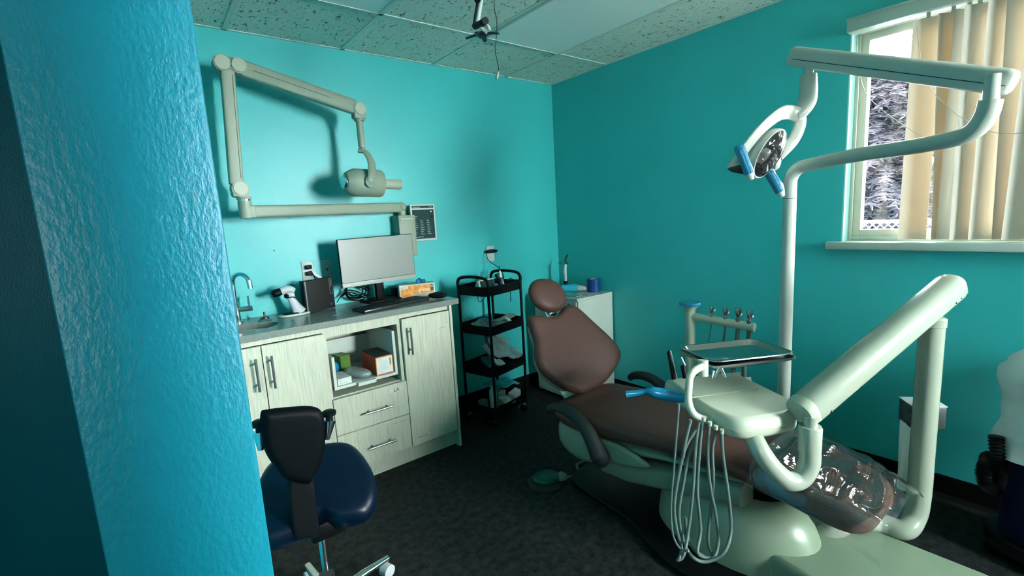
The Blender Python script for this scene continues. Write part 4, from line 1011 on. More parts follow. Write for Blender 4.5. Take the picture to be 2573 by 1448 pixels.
card('small_box', 'small white box left of the bottle in the bottom cart tier', 'box', cw(0.045, 0.15, Z4 + 0.04), (0.05, 0.05, 0.07), SHELLM, (0, 0, 0.3))

# ================================================================== WHITE DRAWER CABINET
WX0, WX1, WYF, WYB, WT = -0.385, -0.012, -0.585, -0.115, 0.80
wc = thing('drawer_cabinet', 'white drawer cabinet in the corner behind the dental chair', 'cabinet', (-0.2, -0.35, 0))
finish('carcass', MB().box2((WX0, WYF, 0.02), (WX1, WYB, WT - 0.018), 0.002), WHITEPL, wc, smooth=False)
finish('top', MB().box2((WX0 - 0.008, WYF, WT - 0.018), (WX1, WYB, WT), 0.002), WHITEPL, wc, smooth=False)
finish('plinth', MB().box2((WX0 + 0.02, WYF + 0.02, 0), (WX1 - 0.02, WYB - 0.02, 0.02)), BLACKP, wc, smooth=False)
zz = [0.04, 0.19, 0.34, 0.49, 0.61, 0.70, 0.776]
for k in range(6):
    d_ = finish('drawer', MB().box2((WX0 - 0.012, WYF + 0.012, zz[k] + 0.003), (WX0, WYB - 0.01, zz[k + 1] - 0.003), 0.001), WHITEPL, wc, smooth=False)
    finish('pull', MB().box2((WX0 - 0.024, WYF + 0.06, zz[k + 1] - 0.022), (WX0 - 0.012, WYF + 0.085, zz[k + 1] - 0.014), 0.002), CHROME, d_, smooth=False)
b = atz(1492, 733, WT)
t = thing('barrier_roll', 'blue roll of barrier film standing on the white cabinet', 'roll', V(-0.075, -0.455, WT))
b = V(-0.075, -0.455, WT)
finish('film', MB().lathe([(0.024, 0.0), (0.054, 0.0), (0.054, 0.098), (0.024, 0.098)], 36, Matrix.Translation(b), cap=False), TAPE, t)
finish('core', MB().lathe([(0.024, 0.0), (0.024, 0.099), (0.020, 0.099), (0.020, 0.0)], 30, Matrix.Translation(b), cap=False), WHITEC, t)
b = V(-0.125, -0.20, WT)
t = thing('curing_light', 'white curing light upright in its stand with dark round shield', 'curing light', b)
finish('stand', MB().lathe([(0.055, 0.0), (0.055, 0.012), (0.045, 0.03), (0.02, 0.04)], 28, Matrix.Translation(b)), WHITEPL, t)
finish('socket', MB().cyl(b + V(0, 0, 0.04), b + V(0, 0, 0.072), 0.017), BLACKP, t)
finish('wand', MB().tube([b + V(0, 0, 0.07), b + V(0, 0, 0.12), b + V(-0.003, 0, 0.15), b + V(0.006, 0, 0.205)], [0.0125, 0.013, 0.0145, 0.011], 16, 4), WHITEPL, t)
finish('shield', MB().lathe([(0.0, 0.0), (0.044, 0.001), (0.044, 0.006), (0.0, 0.007)], 28, Matrix.Translation(b + V(-0.02, 0.0, 0.213)) @ Matrix.Rotation(0.12, 4, 'Y')), AMBER, t)
finish('light_tip', MB().tube([b + V(0.006, 0, 0.205), b + V(0.012, 0, 0.245), b + V(0.020, 0, 0.262), b + V(0.034, -0.003, 0.278)], [0.007, 0.0055, 0.005, 0.005], 10, 4), BLACKP, t)
b = V(-0.185, -0.36, WT)
t = thing('cup_sleeve', 'pale blue bag of cups lying on the white cabinet', 'bag', b)
dd = V(0.75, -0.65, 0).normalized()
finish('cups', MB().tube([b - dd * 0.10 + V(0, 0, 0.033), b + dd * 0.02 + V(0, 0, 0.036)], [0.030, 0.034], 20), mat('aqua_cups', (0.01, 0.30, 0.38), 0.4), t)
finish('wrap', MB().tube([b + dd * 0.021 + V(0, 0, 0.036), b + dd * 0.03 + V(0, 0, 0.036), b + dd * 0.07 + V(0, 0, 0.03), b + dd * 0.12 + V(0, 0, 0.012), b + dd * 0.17 + V(0, 0, 0.008)], [0.034, 0.035, 0.028, 0.014, 0.026], 14, 4, flat=(0.8, 1)), CLEARBAG, t)
b = V(-0.295, -0.44, WT)
t = thing('instrument_dish', 'shallow steel instrument dish at the near corner of the white cabinet', 'tray', b)
finish('dish', MB().box(b + V(0, 0, 0.006), (0.12, 0.2, 0.012), 0.004), STEEL, t); finish('instrument', MB().cyl(b + V(-0.05, -0.09, 0.015), b + V(0.06, 0.05, 0.015), 0.0025, n=8), CHROME, t)

# ================================================================== DENTAL CHAIR  (lies along -y; origin under the hip joint)
OX, OY = -1.0, -1.22
ch = thing('dental_chair', 'brown leatherette dental chair with reclined back and ivory base', 'dental chair', (OX, OY - 0.5, 0))
def cl(s, t_, z): return V(OX + s, OY - t_, z)
# seat and leg cushion, lofted along its length: t, centre offset, half width, top, thickness
ST = [(-0.035, 0.0, 0.10, 0.425, 0.03), (-0.025, 0.0, 0.19, 0.445, 0.075), (0.0, 0, 0.235, 0.455, 0.10), (0.10, 0, 0.262, 0.468, 0.13), (0.25, 0, 0.268, 0.478, 0.125), (0.42, 0, 0.255, 0.488, 0.11),
      (0.60, 0, 0.238, 0.500, 0.10), (0.78, 0, 0.228, 0.508, 0.095), (0.95, 0, 0.222, 0.500, 0.095), (1.10, 0, 0.215, 0.478, 0.095), (1.20, 0, 0.205, 0.458, 0.095), (1.27, 0, 0.18, 0.438, 0.085), (1.305, 0, 0.13, 0.418, 0.06), (1.318, 0, 0.07, 0.40, 0.02)]
STi = catmull([Vector((a, d, e)) for a, b_, d, e, f in ST], 4); STt = catmull([Vector((f, 0, 0)) for a, b_, d, e, f in ST], 4)
def seat_sec(p, th, n=36):
    r = []
    for i in range(n):
        q = 2 * PI * i / n; cx, sy = math.cos(q), math.sin(q)
        x = math.copysign(abs(cx) ** 0.45, cx) * p.y; z = math.copysign(abs(sy) ** 0.75, sy) * th / 2
        dish = -0.018 * max(0, 1 - (x / (p.y + 1e-6)) ** 2) if sy > 0 and 0.05 < p.x < 0.7 else 0.0
        r.append(cl(x, p.x, p.z - th / 2 + z + dish))
    return r
mb = MB(); mb.rings([seat_sec(p, q.x) for p, q in zip(STi, STt)]); seat = finish('seat_cushion', mb, BROWN, ch, angle=70)
# backrest
w_ = Vector((math.cos(math.radians(-5)), math.sin(math.radians(-5)), 0)); a_ = Vector((w_.y, -w_.x, 0)); a_ = Vector((-0.0872, -0.9962, 0))
rec = math.radians(60); up_ = -a_ * math.cos(rec) + V(0, 0, 1) * math.sin(rec)
tipP = atz(1455, 985, 0.47)
BM = frame(tipP, w_, up_)
bo = [(0.0, 0.0), (-0.062, 0.036), (-0.131, 0.096), (-0.183, 0.172), (-0.180, 0.250), (-0.150, 0.315), (-0.146, 0.385), (-0.140, 0.445), (-0.115, 0.466), (-0.075, 0.460), (0.0, 0.442), (0.075, 0.447), (0.13, 0.478), (0.175, 0.487), (0.22, 0.463), (0.283, 0.362), (0.348, 0.250), (0.378, 0.17), (0.366, 0.11), (0.30, 0.053), (0.206, 0.005), (0.11, -0.014), (0.04, -0.018)]
def bend(v):
    s_ = v.x - 0.08; return Vector((v.x, v.y, v.z + 0.35 * s_ * s_))
mb = MB(); mb.cushion(bo, 0.075, BM @ Matrix.Translation((0, 0, -0.035)), edge=0.16, crown=0.004, N=6, func=bend); back = finish('backrest', mb, BROWN, ch, angle=70)
# back shell behind the cushion
mb = MB(); mb.cushion([(x * 0.9 + 0.008, y * 0.92 + 0.01) for x, y in bo], 0.05, BM @ Matrix.Translation((0, 0, -0.095)), edge=0.3, N=4, func=bend); finish('back_shell', mb, SHELLM, ch, angle=60)
# headrest
hO = tipP + w_ * 0.050 + up_ * 0.575
HRM = frame(hO, w_ + up_ * 0.0, up_)
ho = []
for (u, v) in ((1372, 697), (1350, 699), (1337, 708), (1331, 728), (1337, 748), (1350, 765), (1368, 777), (1388, 783), (1408, 780), (1422, 770), (1428, 752), (1423, 733), (1412, 717), (1395, 704)):
    r = ray(u, v); nrm = w_.cross(up_); p = CAM + r * ((hO - CAM).dot(nrm) / r.dot(nrm)); q = p - hO; ho.append((q.dot(w_), q.dot(up_)))
ho = [(x * 0.97, y * 0.97) for x, y in ho]
mb = MB(); mb.cushion(ho, 0.07, HRM @ Matrix.Translation((0, 0, -0.02)), edge=0.35, crown=0.004, N=6); finish('headrest', mb, BROWN, ch, angle=70)
mb = MB(); mb.tube([BM @ V(0.055, 0.40, -0.07), BM @ V(0.052, 0.50, -0.06), BM @ V(0.05, 0.56, -0.05)], 0.03, 12, 4, flat=(1.0, 0.35), up=w_); mb.box(BM @ V(0.055, 0.462, -0.045), (0.04, 0.02, 0.02), 0.004); finish('headrest_slide', mb, CHROME, ch)
# hinge link between back and seat
mb = MB(); mb.tube([BM @ V(0.02, 0.12, -0.09), BM @ V(0.03, 0.02, -0.10), cl(0.02, 0.03, 0.36), cl(0.02, 0.12, 0.33)], [0.06, 0.07, 0.08, 0.08], 16, 5, flat=(1.0, 0.35), up=w_); finish('back_support', mb, IVORY, ch)
# under-seat shell
SH = [(-0.02, 0.10, 0.40, 0.30), (0.0, 0.20, 0.40, 0.26), (0.06, 0.265, 0.405, 0.225), (0.15, 0.275, 0.40, 0.190), (0.24, 0.27, 0.392, 0.200), (0.32, 0.26, 0.392, 0.245), (0.42, 0.25, 0.395, 0.300), (0.52, 0.235, 0.40, 0.345), (0.66, 0.22, 0.41, 0.375), (0.9, 0.19, 0.41, 0.392), (1.0, 0.15, 0.41, 0.40)]
mb = MB(); rs = []
for (t_, hw, zt, zb) in catmull([Vector(q[:3]) for q in SH], 4) and [(p.x, p.y, p.z, q.x) for p, q in zip(catmull([Vector(q[:3]) for q in SH], 4), catmull([Vector((q[3], 0, 0)) for q in SH], 4))]:
    r = []
    for i in range(28):
        q = 2 * PI * i / 28; cx, sy = math.cos(q), math.sin(q)
        x = math.copysign(abs(cx) ** 0.5, cx) * hw; z = (zt + zb) / 2 + math.copysign(abs(sy) ** 0.7, sy) * (zt - zb) / 2
        r.append(cl(x, t_, z))
    rs.append(r)
mb.rings(rs); finish('seat_shell', mb, SHELLM, ch, angle=60)
mb = MB(); mb.cushion([(0.22, -0.075), (0.38, -0.055), (0.52, -0.02), (0.56, 0.01), (0.42, 0.04), (0.3, 0.03), (0.18, -0.02)], 0.03, frame(cl(-0.262, 0.03, 0.355), (0, -1, 0), (0, 0, 1)), edge=0.25); finish('side_cover', mb, SHELLM, ch, angle=60)
# armrests
for sg in (-1, 1):
    s0 = 0.315 * sg
    ap = [cl(s0, 0.045, 0.455), cl(s0, 0.075, 0.478), cl(s0, 0.14, 0.492), cl(s0, 0.22, 0.480), cl(s0, 0.29, 0.440), cl(s0, 0.335, 0.385), cl(s0 * 0.985, 0.36, 0.335)]
    ar = finish('armrest', MB().tube(ap, [0.016, 0.022, 0.024, 0.026, 0.030, 0.034, 0.040], 16, 6, flat=(1, 1.1)), GREYP, ch, angle=70)
    finish('armrest_hub', MB().sphere(cl(s0 * 0.97, 0.362, 0.325), (0.036, 0.046, 0.046)), GREYP, ar)
# lift beam from seat to base
mb = MB(); bs = []
for t_, zc_, hh, hw in ((0.24, 0.19, 0.02, 0.16), (0.26, 0.195, 0.04, 0.19), (0.42, 0.225, 0.055, 0.20), (0.60, 0.272, 0.06, 0.20), (0.8, 0.318, 0.055, 0.20), (0.93, 0.335, 0.05, 0.19)):
    bs.append([cl(math.copysign(abs(math.cos(q)) ** 0.35, math.cos(q)) * hw, t_, zc_ + math.copysign(abs(math.sin(q)) ** 0.5, math.sin(q)) * hh) for q in [2 * PI * (i + 0.5) / 24 for i in range(24)]])
mb.rings(bs); finish('lift_arm', mb, SHELLM, ch, angle=50)
# base dome
DX, DY = -0.985, -2.03
mb = MB(); rs = []
for zf, f in ((0.0, 1.0), (0.03, 1.0), (0.10, 0.97), (0.17, 0.90), (0.225, 0.78), (0.262, 0.60), (0.28, 0.40), (0.285, 0.05)):
    rs.append([V(DX + 0.205 * f * math.cos(2 * PI * i / 40), DY + 0.34 * f * math.sin(2 * PI * i / 40) + (1 - f) * 0.02, zf + 0.005) for i in range(40)])
mb.rings(rs); finish('base_cover', mb, BASEIV, ch, angle=60)
mb = MB()
for k in range(4): mb.lathe([(0.10, 0), (0.112, 0.008), (0.10, 0.016)], 32, Matrix.Translation((DX + 0.01, DY - 0.10, 0.285 + k * 0.016)) @ Matrix.Rotation(0.06 * k, 4, 'X'))
finish('bellows', mb, BLACKP, ch)
# flat black floor plate
mb = MB(); mb.prism([(-1.16, -1.24), (-0.98, -1.20), (-0.78, -1.16), (-0.74, -1.5), (-0.76, -2.3), (-1.0, -2.42), (-1.30, -2.36), (-1.33, -2.05), (-1.30, -1.85), (-1.22, -1.65), (-1.20, -1.4)], 0.028, smooth=5, bev=0.008); finish('floor_plate', mb, BLACKP, ch, angle=40)
# floor junction box
GAPX = 0
jb = thing('junction_box', 'ivory floor junction box behind the chair foot, cables under it', 'junction box', (-0.9, -2.5, 0))
mb = MB(); mb.prism([(-1.13, -2.20), (-1.06, -2.22), (-0.88, -2.24), (-0.715, -2.225), (-0.70, -2.25), (-0.70, -2.85), (-1.1, -2.85), (-1.18, -2.5)], 0.135, bev=0.025); finish('cover', mb, BASEIV, jb, angle=50)
finish('edge_trim', MB().box2((-0.72, -2.30, 0.136), (-0.70, -2.22, 0.142), 0.001), IVORYD, jb)

# clear sleeve over the leg rest
mb = MB()
def sl(u, v):
    t_ = 0.98 + v * 0.38
    prof = catmull([Vector((-0.242, 0.430, 0)), Vector((-0.234, 0.465, 0)), Vector((-0.20, 0.512, 0)), Vector((-0.1, 0.524, 0)), Vector((0.0, 0.52, 0)), Vector((0.12, 0.524, 0)), Vector((0.20, 0.50, 0)), Vector((0.27, 0.47, 0)), Vector((0.32, 0.43, 0))], 4)
    f = u * (len(prof) - 1); i = min(int(f), len(prof) - 2); p = prof[i].lerp(prof[i + 1], f - i)
    dz = -0.02 * v - 0.085 * v * v
    kf = max(0.0, min(1.0, (p.x + 0.25) / 0.10))
    n_ = kf * noise.noise(Vector((p.x * 7, t_ * 9, 0.3))) * 0.014 + kf * abs(noise.noise(Vector((p.x * 5 + t_ * 3, t_ * 17, 2.3)))) * 0.020
    return cl(p.x * (1 - 0.10 * v), t_ + 0.02 * n_, p.y + dz + n_ + 0.004)
mb.grid(sl, 64, 56)
o = finish('plastic_sleeve', mb, CLEARF, None, angle=80, recalc=False); tag(o, 'glossy clear plastic sleeve draped over the chair foot', 'plastic cover'); origin_to(o, cl(0, 1.1, 0.45))

# foot control
b = V(-1.262, -1.155, 0)
t = thing('foot_control', 'round chrome and green foot pedal on the dark floor', 'foot pedal', b)
finish('base', MB().lathe([(0.095, 0.0), (0.098, 0.008), (0.085, 0.016), (0.06, 0.02)], 32, Matrix.Translation(b)), GREYP, t)
finish('pedal_disc', MB().lathe([(0.07, 0.02), (0.072, 0.034), (0.06, 0.042), (0.02, 0.046)], 32, Matrix.Translation(b)), mat('green_steel', (0.02, 0.09, 0.07), 0.3, 0.7), t)
finish('bracket', MB().box(b + V(0.07, -0.04, 0.02), (0.06, 0.05, 0.03), 0.006), SHELLM, t)
finish('cord', MB().tube([b + V(0.09, -0.05, 0.015), b + V(0.15, -0.07, 0.012), b + V(0.2, -0.04, 0.012), b + V(0.24, 0.0, 0.012), b + V(0.3, -0.03, 0.03)], 0.007, 10, 8), HOSE, t)

# ================================================================== DELIVERY UNIT
dv = thing('delivery_unit', 'ivory dental delivery unit on a post and slanting arm over the chair', 'delivery unit', (-0.6, -2.53, 0))
PX_, PY_ = -0.60, -2.545
zt = 0.965
pp = [atz(2060, 1354, 0.10), atz(2100, 1328, 0.15), atz(2145, 1309, 0.17), atz(2205, 1313, 0.155), V(-0.668, -2.520, 0.155), V(-0.618, -2.54, 0.198), V(PX_, PY_, 0.29), V(PX_, PY_, 0.5), V(PX_, PY_, zt - 0.02)]
finish('post', MB().tube(pp, 0.038, 24, 8), IVORYG, dv, angle=60)
finish('post_cap', MB().lathe([(0.038, -0.03), (0.041, -0.028), (0.041, 0.0), (0.036, 0.004), (0.026, 0.005), (0.026, 0.05)], 28, Matrix.Translation((PX_, PY_, zt))), IVORYG, dv)
AU = V(PX_, PY_, 1.035); 
AL = atd(2018, 1030, 1.52)
AUx = atd(2385, 722, 1.70)
ad = (AL - AUx).normalized()
def arm_sec(p, k, w=0.098, h=0.094, n=28):
    sd = ad.cross(V(0, 0, 1)).normalized(); u = sd.cross(ad)
    if u.z < 0: u = -u
    r = []
    for i in range(n):
        q = 2 * PI * i / n; c_, s_ = math.cos(q), math.sin(q)
        e = 0.85 if s_ > 0 else 0.45
        r.append(p + sd * (math.copysign(abs(c_) ** 0.85, c_) * w / 2 * k) + u * (math.copysign(abs(s_) ** e, s_) * h / 2 * k))
    return r
A0 = AUx - ad * 0.035; A1 = AL + ad * 0.015
mb = MB(); mb.rings([arm_sec(A0, 0.5), arm_sec(A0 + ad * 0.008, 0.8), arm_sec(A0 + ad * 0.022, 0.95), arm_sec(A0 + ad * 0.045, 1.0), arm_sec(A1 - ad * 0.03, 1.0), arm_sec(A1 - ad * 0.028, 0.98)])
arm = finish('spring_arm', mb, IVORYG, dv, angle=50)
mb = MB(); mb.rings([arm_sec(A1 - ad * 0.028, 1.0), arm_sec(A1 - ad * 0.008, 0.98), arm_sec(A1 + ad * 0.004, 0.90), arm_sec(A1 + ad * 0.006, 0.5)]); finish('end_cap', mb, IVORY, arm, angle=50)
for d_ in (0.055, 0.085): 
    sd = ad.cross(V(0, 0, 1)).normalized()
    sd = sd if sd.dot(CAM - AUx) > 0 else -sd
    finish('screw', MB().sphere(A0 + ad * d_ + sd * 0.047 + V(0, 0, -0.022), 0.005), CHROME, arm)
finish('screw', MB().sphere(A1 - ad * 0.085 + sd * 0.045 + V(0, 0, -0.03), 0.006), DARKMET, arm)
finish('arm_pivot', MB().cyl(V(PX_, PY_, zt + 0.0), V(PX_, PY_, 1.03), 0.026), IVORYG, dv)
# knuckle and U pipe
K = atd(2035, 1100, 1.50)
kp = [K + V(0, 0, 0.045), K + V(0, 0, -0.02), atd(2033, 1165, 1.51), atd(2012, 1202, 1.515), atd(1980, 1208, 1.51), atd(1945, 1180, 1.51), atd(1915, 1140, 1.515), atd(1897, 1108, 1.535), atd(1882, 1082, 1.57)]
finish('lower_pivot', MB().cyl(K + V(0, 0, 0.03), K + V(0, 0, 0.072), 0.0205), IVORYG, dv)
finish('knuckle', MB().lathe([(0.0335, -0.045), (0.0335, 0.036), (0.031, 0.04)], 28, Matrix.Translation(K)), IVORYG, dv)
finish('u_pipe', MB().tube(kp[1:], [0.032, 0.032, 0.0315, 0.031, 0.030, 0.030, 0.030, 0.030], 22, 8), IVORYG, dv, angle=60)
# head: outline seen from above, at z .70
HZ = 0.705
hp = [atz(1676, 972, HZ), atz(1690, 962, HZ), atz(1850, 946, HZ), atz(1862, 955, HZ), atz(1985, 1018, HZ), atz(2000, 1030, HZ), atz(2003, 1046, HZ), atz(1990, 1058, HZ), atz(1900, 1074, HZ), atz(1850, 1075, HZ), atz(1800, 1058, HZ), atz(1735, 1018, HZ)]
hc_ = sum(hp, Vector()) / len(hp)
outl = []
P_ = catmull(hp, 5, True)
def hring(f, z, P=P_): return [Vector((hc_.x + (p.x - hc_.x) * f, hc_.y + (p.y - hc_.y) * f, z)) for p in P]
mb = MB(); mb.rings([hring(0.80, HZ - 0.048), hring(0.93, HZ - 0.044), hring(0.99, HZ - 0.03), hring(1.0, HZ - 0.016), hring(0.992, HZ - 0.015)]); finish('head_base', mb, IVORY, dv, angle=50)
mb = MB(); mb.rings([hring(0.985, HZ - 0.0155), hring(1.0, HZ - 0.014), hring(0.99, HZ + 0.004), hring(0.96, HZ + 0.018), hring(0.88, HZ + 0.028), hring(0.86, HZ + 0.0275), hring(0.5, HZ + 0.029), hring(0.05, HZ + 0.030)]); finish('head_cover', mb, IVORY, dv, angle=50)
m0 = atz(1735, 1000, HZ + 0.031); m1 = atz(1905, 978, HZ + 0.031)
finish('cover_seam', MB().tube([m0, (m0 + m1) / 2 + V(0.005, 0, 0), m1], 0.0022, 6, 6), DIAL, dv)
# tray support: bar from under the head up to the tray
TZt = 0.832
q0 = atd(1733, 950, 1.66)
sp = [atd(1790, 1055, 1.60), atd(1765, 1053, 1.60), atd(1742, 1040, 1.60), atd(1730, 1010, 1.61), atd(1731, 970, 1.62), atd(1735, 945, 1.63), atd(1748, 930, 1.65), atd(1765, 922, 1.68)]
finish('tray_bar', MB().tube(sp, 0.0125, 16, 6), IVORY, dv, angle=60)
finish('tray_post', MB().tube([atd(1767, 905, 1.70), atd(1767, 945, 1.70)], 0.017, 12), IVORY, dv)
# tray holder and tray
T4 = [atz(1712, 876, TZt), atz(1888, 857, TZt), atz(2008, 893, TZt), atz(1787, 917, TZt)]
tc_ = sum(T4, Vector()) / 4
TX = ((T4[1] - T4[0]) + (T4[2] - T4[3])).normalized(); TYv = ((T4[3] - T4[0]) + (T4[2] - T4[1])).normalized()
TW = ((T4[1] - T4[0]).length + (T4[2] - T4[3]).length) / 2; TD = ((T4[3] - T4[0]).length + (T4[2] - T4[1]).length) / 2
def rrect(c, w_2, d_2, r, z, n=6, skew=True):
    P = []
    for cx, cy, a0 in ((w_2 - r, d_2 - r, 0), (-w_2 + r, d_2 - r, PI / 2), (-w_2 + r, -d_2 + r, PI), (w_2 - r, -d_2 + r, 3 * PI / 2)):
        for k in range(n): a = a0 + PI / 2 * k / (n - 1); P.append(c + TX * (cx + r * math.cos(a)) + TYv * (cy + r * math.sin(a)) + V(0, 0, z))
    return P
c0 = V(tc_.x, tc_.y, TZt)
mb = MB(); mb.rings([rrect(c0, TW / 2 + 0.001, TD / 2 + 0.001, 0.02, -0.006), rrect(c0, TW / 2 + 0.004, TD / 2 + 0.004, 0.02, -0.006), rrect(c0, TW / 2 + 0.004, TD / 2 + 0.004, 0.02, -0.014), rrect(c0, TW / 2 - 0.02, TD / 2 - 0.02, 0.02, -0.028)], False, True); finish('tray_holder', mb, STEEL, dv)
it = thing('instrument_tray', 'empty stainless steel instrument tray on the delivery arm', 'tray', c0)
mb = MB(); mb.rings([rrect(c0, TW / 2 - 0.022, TD / 2 - 0.022, 0.022, -0.010), rrect(c0, TW / 2 - 0.016, TD / 2 - 0.016, 0.026, -0.006), rrect(c0, TW / 2 - 0.007, TD / 2 - 0.007, 0.030, 0.010), rrect(c0, TW / 2 - 0.003, TD / 2 - 0.003, 0.033, 0.012), rrect(c0, TW / 2 + 0.004, TD / 2 + 0.004, 0.036, 0.011), rrect(c0, TW / 2 + 0.005, TD / 2 + 0.005, 0.036, 0.008), rrect(c0, TW / 2 - 0.006, TD / 2 - 0.006, 0.030, 0.008), rrect(c0, TW / 2 - 0.015, TD / 2 - 0.015, 0.026, -0.0075), rrect(c0, TW / 2 - 0.021, TD / 2 - 0.021, 0.022, -0.0115)], True, True)
finish('pan', mb, TRAYST, it, angle=50)
# hose nozzles under the head front and the hanging hoses
nz_px = [(1768, 1052), (1784, 1064), (1799, 1074), (1814, 1083)]
for u, v in nz_px:
    p = atd(u, v - 4, 1.52); finish('hose_socket', MB().tube([p, p + V(0, 0, -0.014)], [0.0065, 0.0055], 12), IVORY, dv)
hs = [
 [(1706, 1015), (1700, 1090), (1693, 1180), (1686, 1270), (1690, 1340), (1708, 1378), (1730, 1385)],
 [(1735, 1055), (1722, 1110), (1716, 1150)],
 [(1748, 1080), (1722, 1125), (1706, 1190), (1694, 1270), (1700, 1330), (1712, 1375), (1708, 1400), (1703, 1408), (1718, 1395), (1730, 1330), (1741, 1230), (1748, 1120), (1756, 1062)],
 [(1750, 1100), (1730, 1150), (1716, 1220), (1706, 1280), (1710, 1330), (1722, 1372), (1740, 1400), (1765, 1412), (1795, 1406), (1822, 1385), (1836, 1340), (1834, 1280), (1824, 1200), (1816, 1140), (1813, 1090)],
 [(1764, 1062), (1758, 1130), (1752, 1230), (1758, 1300), (1760, 1340), (1752, 1385), (1765, 1400), (1785, 1403)],
 [(1782, 1072), (1778, 1140), (1784, 1220), (1798, 1290), (1805, 1350), (1798, 1392), (1780, 1402), (1748, 1385), (1728, 1350), (1722, 1300)],
 [(1800, 1082), (1790, 1130), (1792, 1200), (1786, 1280), (1779, 1350), (1786, 1385), (1800, 1398)],
]
for k, h_ in enumerate(hs):
    pts = [atd(u, v, 1.50 + 0.012 * k - 0.03 * (v > 1380)) for u, v in h_]
    finish('instrument_hose', MB().tube(pts, 0.0054 if k else 0.0036, 10, 8), HOSE, dv, angle=80)
# side handle with barrier film
g0, g1 = atd(1722, 1000, 1.62), atd(1655, 990, 1.68)
finish('grab_handle', MB().tube([atd(1715, 998, 1.70), atd(1708, 998, 1.67), atd(1690, 995, 1.66), atd(1645, 990, 1.68)], [0.018, 0.016, 0.017, 0.012], 14, 4), IVORY, dv)
mb = MB(); mb.tube([atd(1726, 1000, 1.62), atd(1700, 997, 1.65), atd(1668, 991, 1.67), atd(1640, 986, 1.68), atd(1622, 984, 1.69), atd(1600, 988, 1.70), atd(1573, 991, 1.71)], [0.015, 0.021, 0.022, 0.019, 0.010, 0.011, 0.013], 16, 6, flat=(1, 0.8)); finish('barrier_wrap', mb, BARRIER, dv, angle=70)
# instruments standing at the far side of the head
b0, b1 = atd(1694, 953, 1.78), atd(1681, 882, 1.78)
finish('instrument', MB().tube([b0, b1 + V(0, 0, -0.004), b1], [0.010, 0.0075, 0.004], 14), BLACKP, dv)
mb = MB(); sd2 = V(0.78, -0.62, 0); mb.tube([b0 + sd2 * 0.009, b1 + sd2 * 0.005], 0.0025, 8); finish('light_strip', mb, WHITEPL, dv)
b0, b1 = atd(1722, 950, 1.78), atd(1716, 918, 1.78)
i2 = finish('instrument', MB().tube([b0, b1], [0.010, 0.009], 14), BLACKP, dv)
finish('metal_tip', MB().tube([b1 + sd2 * 0.006, atd(1712, 898, 1.78)], [0.006, 0.003], 10), CHROME, i2)
for u0, v0, u1, v1 in ((1808, 925, 1796, 948), (1812, 925, 1822, 948), (1795, 932, 1790, 950)):
    finish('instrument_neck', MB().tube([atd(u0, v0, 1.72), atd(u1, v1, 1.72)], 0.006, 10), CHROME, dv)

# ================================================================== OPERATING LIGHT on its pole
lp = thing('operating_light', 'ivory dental operating light hanging from a curved pole and beam arm', 'dental light', (-0.55, -2.035, 0))
LX, LY = -0.548, -2.035
bend_z = 1.545
pr_ = atd(2440, 348, 1.5)
p2 = V(pr_.x, pr_.y, 1.565)
pth = [V(-0.80, -2.03, 0.26), V(-0.65, -2.035, 0.255), V(-0.575, LY, 0.27), V(LX, LY, 0.33), V(LX, LY, 0.6), V(LX, LY, 1.0), V(LX, LY, 1.42)]
pth2 = [V(LX, LY, 1.42), V(LX, LY, 1.48)]
dirh = (p2 - V(LX, LY, 0)); dirh.z = 0; dirh.normalize()
for k in range(1, 6):
    a = PI / 2 * k / 5; pth2.append(V(LX, LY, 1.48) + dirh * (0.07 * (1 - math.cos(a))) + V(0, 0, 0.07 * math.sin(a)))
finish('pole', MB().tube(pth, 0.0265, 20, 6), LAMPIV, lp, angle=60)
rz0 = atd(2487, 262, 1.48); RX, RY = rz0.x, rz0.y
Ltot = (V(RX, RY, 0) - V(LX, LY, 0)).length
hdir = (V(RX, RY, 0) - V(LX, LY, 0)).normalized()
pth2 = [V(LX, LY, 1.42), V(LX, LY, 1.485)]
for k in range(1, 6):
    a = PI / 2 * k / 5 * 0.97; pth2.append(V(LX, LY, 1.485) + hdir * (0.065 * (1 - math.cos(a))) + V(0, 0, 0.065 * math.sin(a)))
for (u, v) in ((2140, 392), (2260, 374), (2370, 355)):
    p = CAM.copy(); r = ray(u, v)
    # along the vertical plane of the pipe
    nrm = V(-hdir.y, hdir.x, 0); t__ = (V(LX, LY, 0) - CAM).dot(nrm) / r.dot(nrm); pth2.append(CAM + r * t__)
for (u, v) in ((2425, 340), (2458, 318), (2480, 285), (2489, 252)):
    r = ray(u, v); t__ = (V(LX, LY, 0) - CAM).dot(nrm) / r.dot(nrm); pth2.append(CAM + r * t__)
rr_ = [0.0265] * (len(pth2) - 3) + [0.029, 0.030, 0.030]
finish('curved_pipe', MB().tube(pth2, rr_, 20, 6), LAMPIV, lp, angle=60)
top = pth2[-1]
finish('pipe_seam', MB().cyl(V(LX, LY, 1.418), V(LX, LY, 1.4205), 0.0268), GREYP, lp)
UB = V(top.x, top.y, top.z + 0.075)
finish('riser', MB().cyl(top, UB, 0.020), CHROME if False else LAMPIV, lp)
UA = atd(2537, 208, 1.47); UL = atd(2003, 143, 2.0)
bd = (UL - UA).normalized()
def bsec(p, k, w=0.066, h=0.078, n=24):
    sd_ = bd.cross(V(0, 0, 1)).normalized(); u = sd_.cross(bd)
    return [p + sd_ * (math.copysign(abs(math.cos(q)) ** 0.5, math.cos(q)) * w / 2 * k) + u * (math.copysign(abs(math.sin(q)) ** 0.6, math.sin(q)) * h / 2 * k) for q in [2 * PI * (i + 0.5) / n for i in range(n)]]
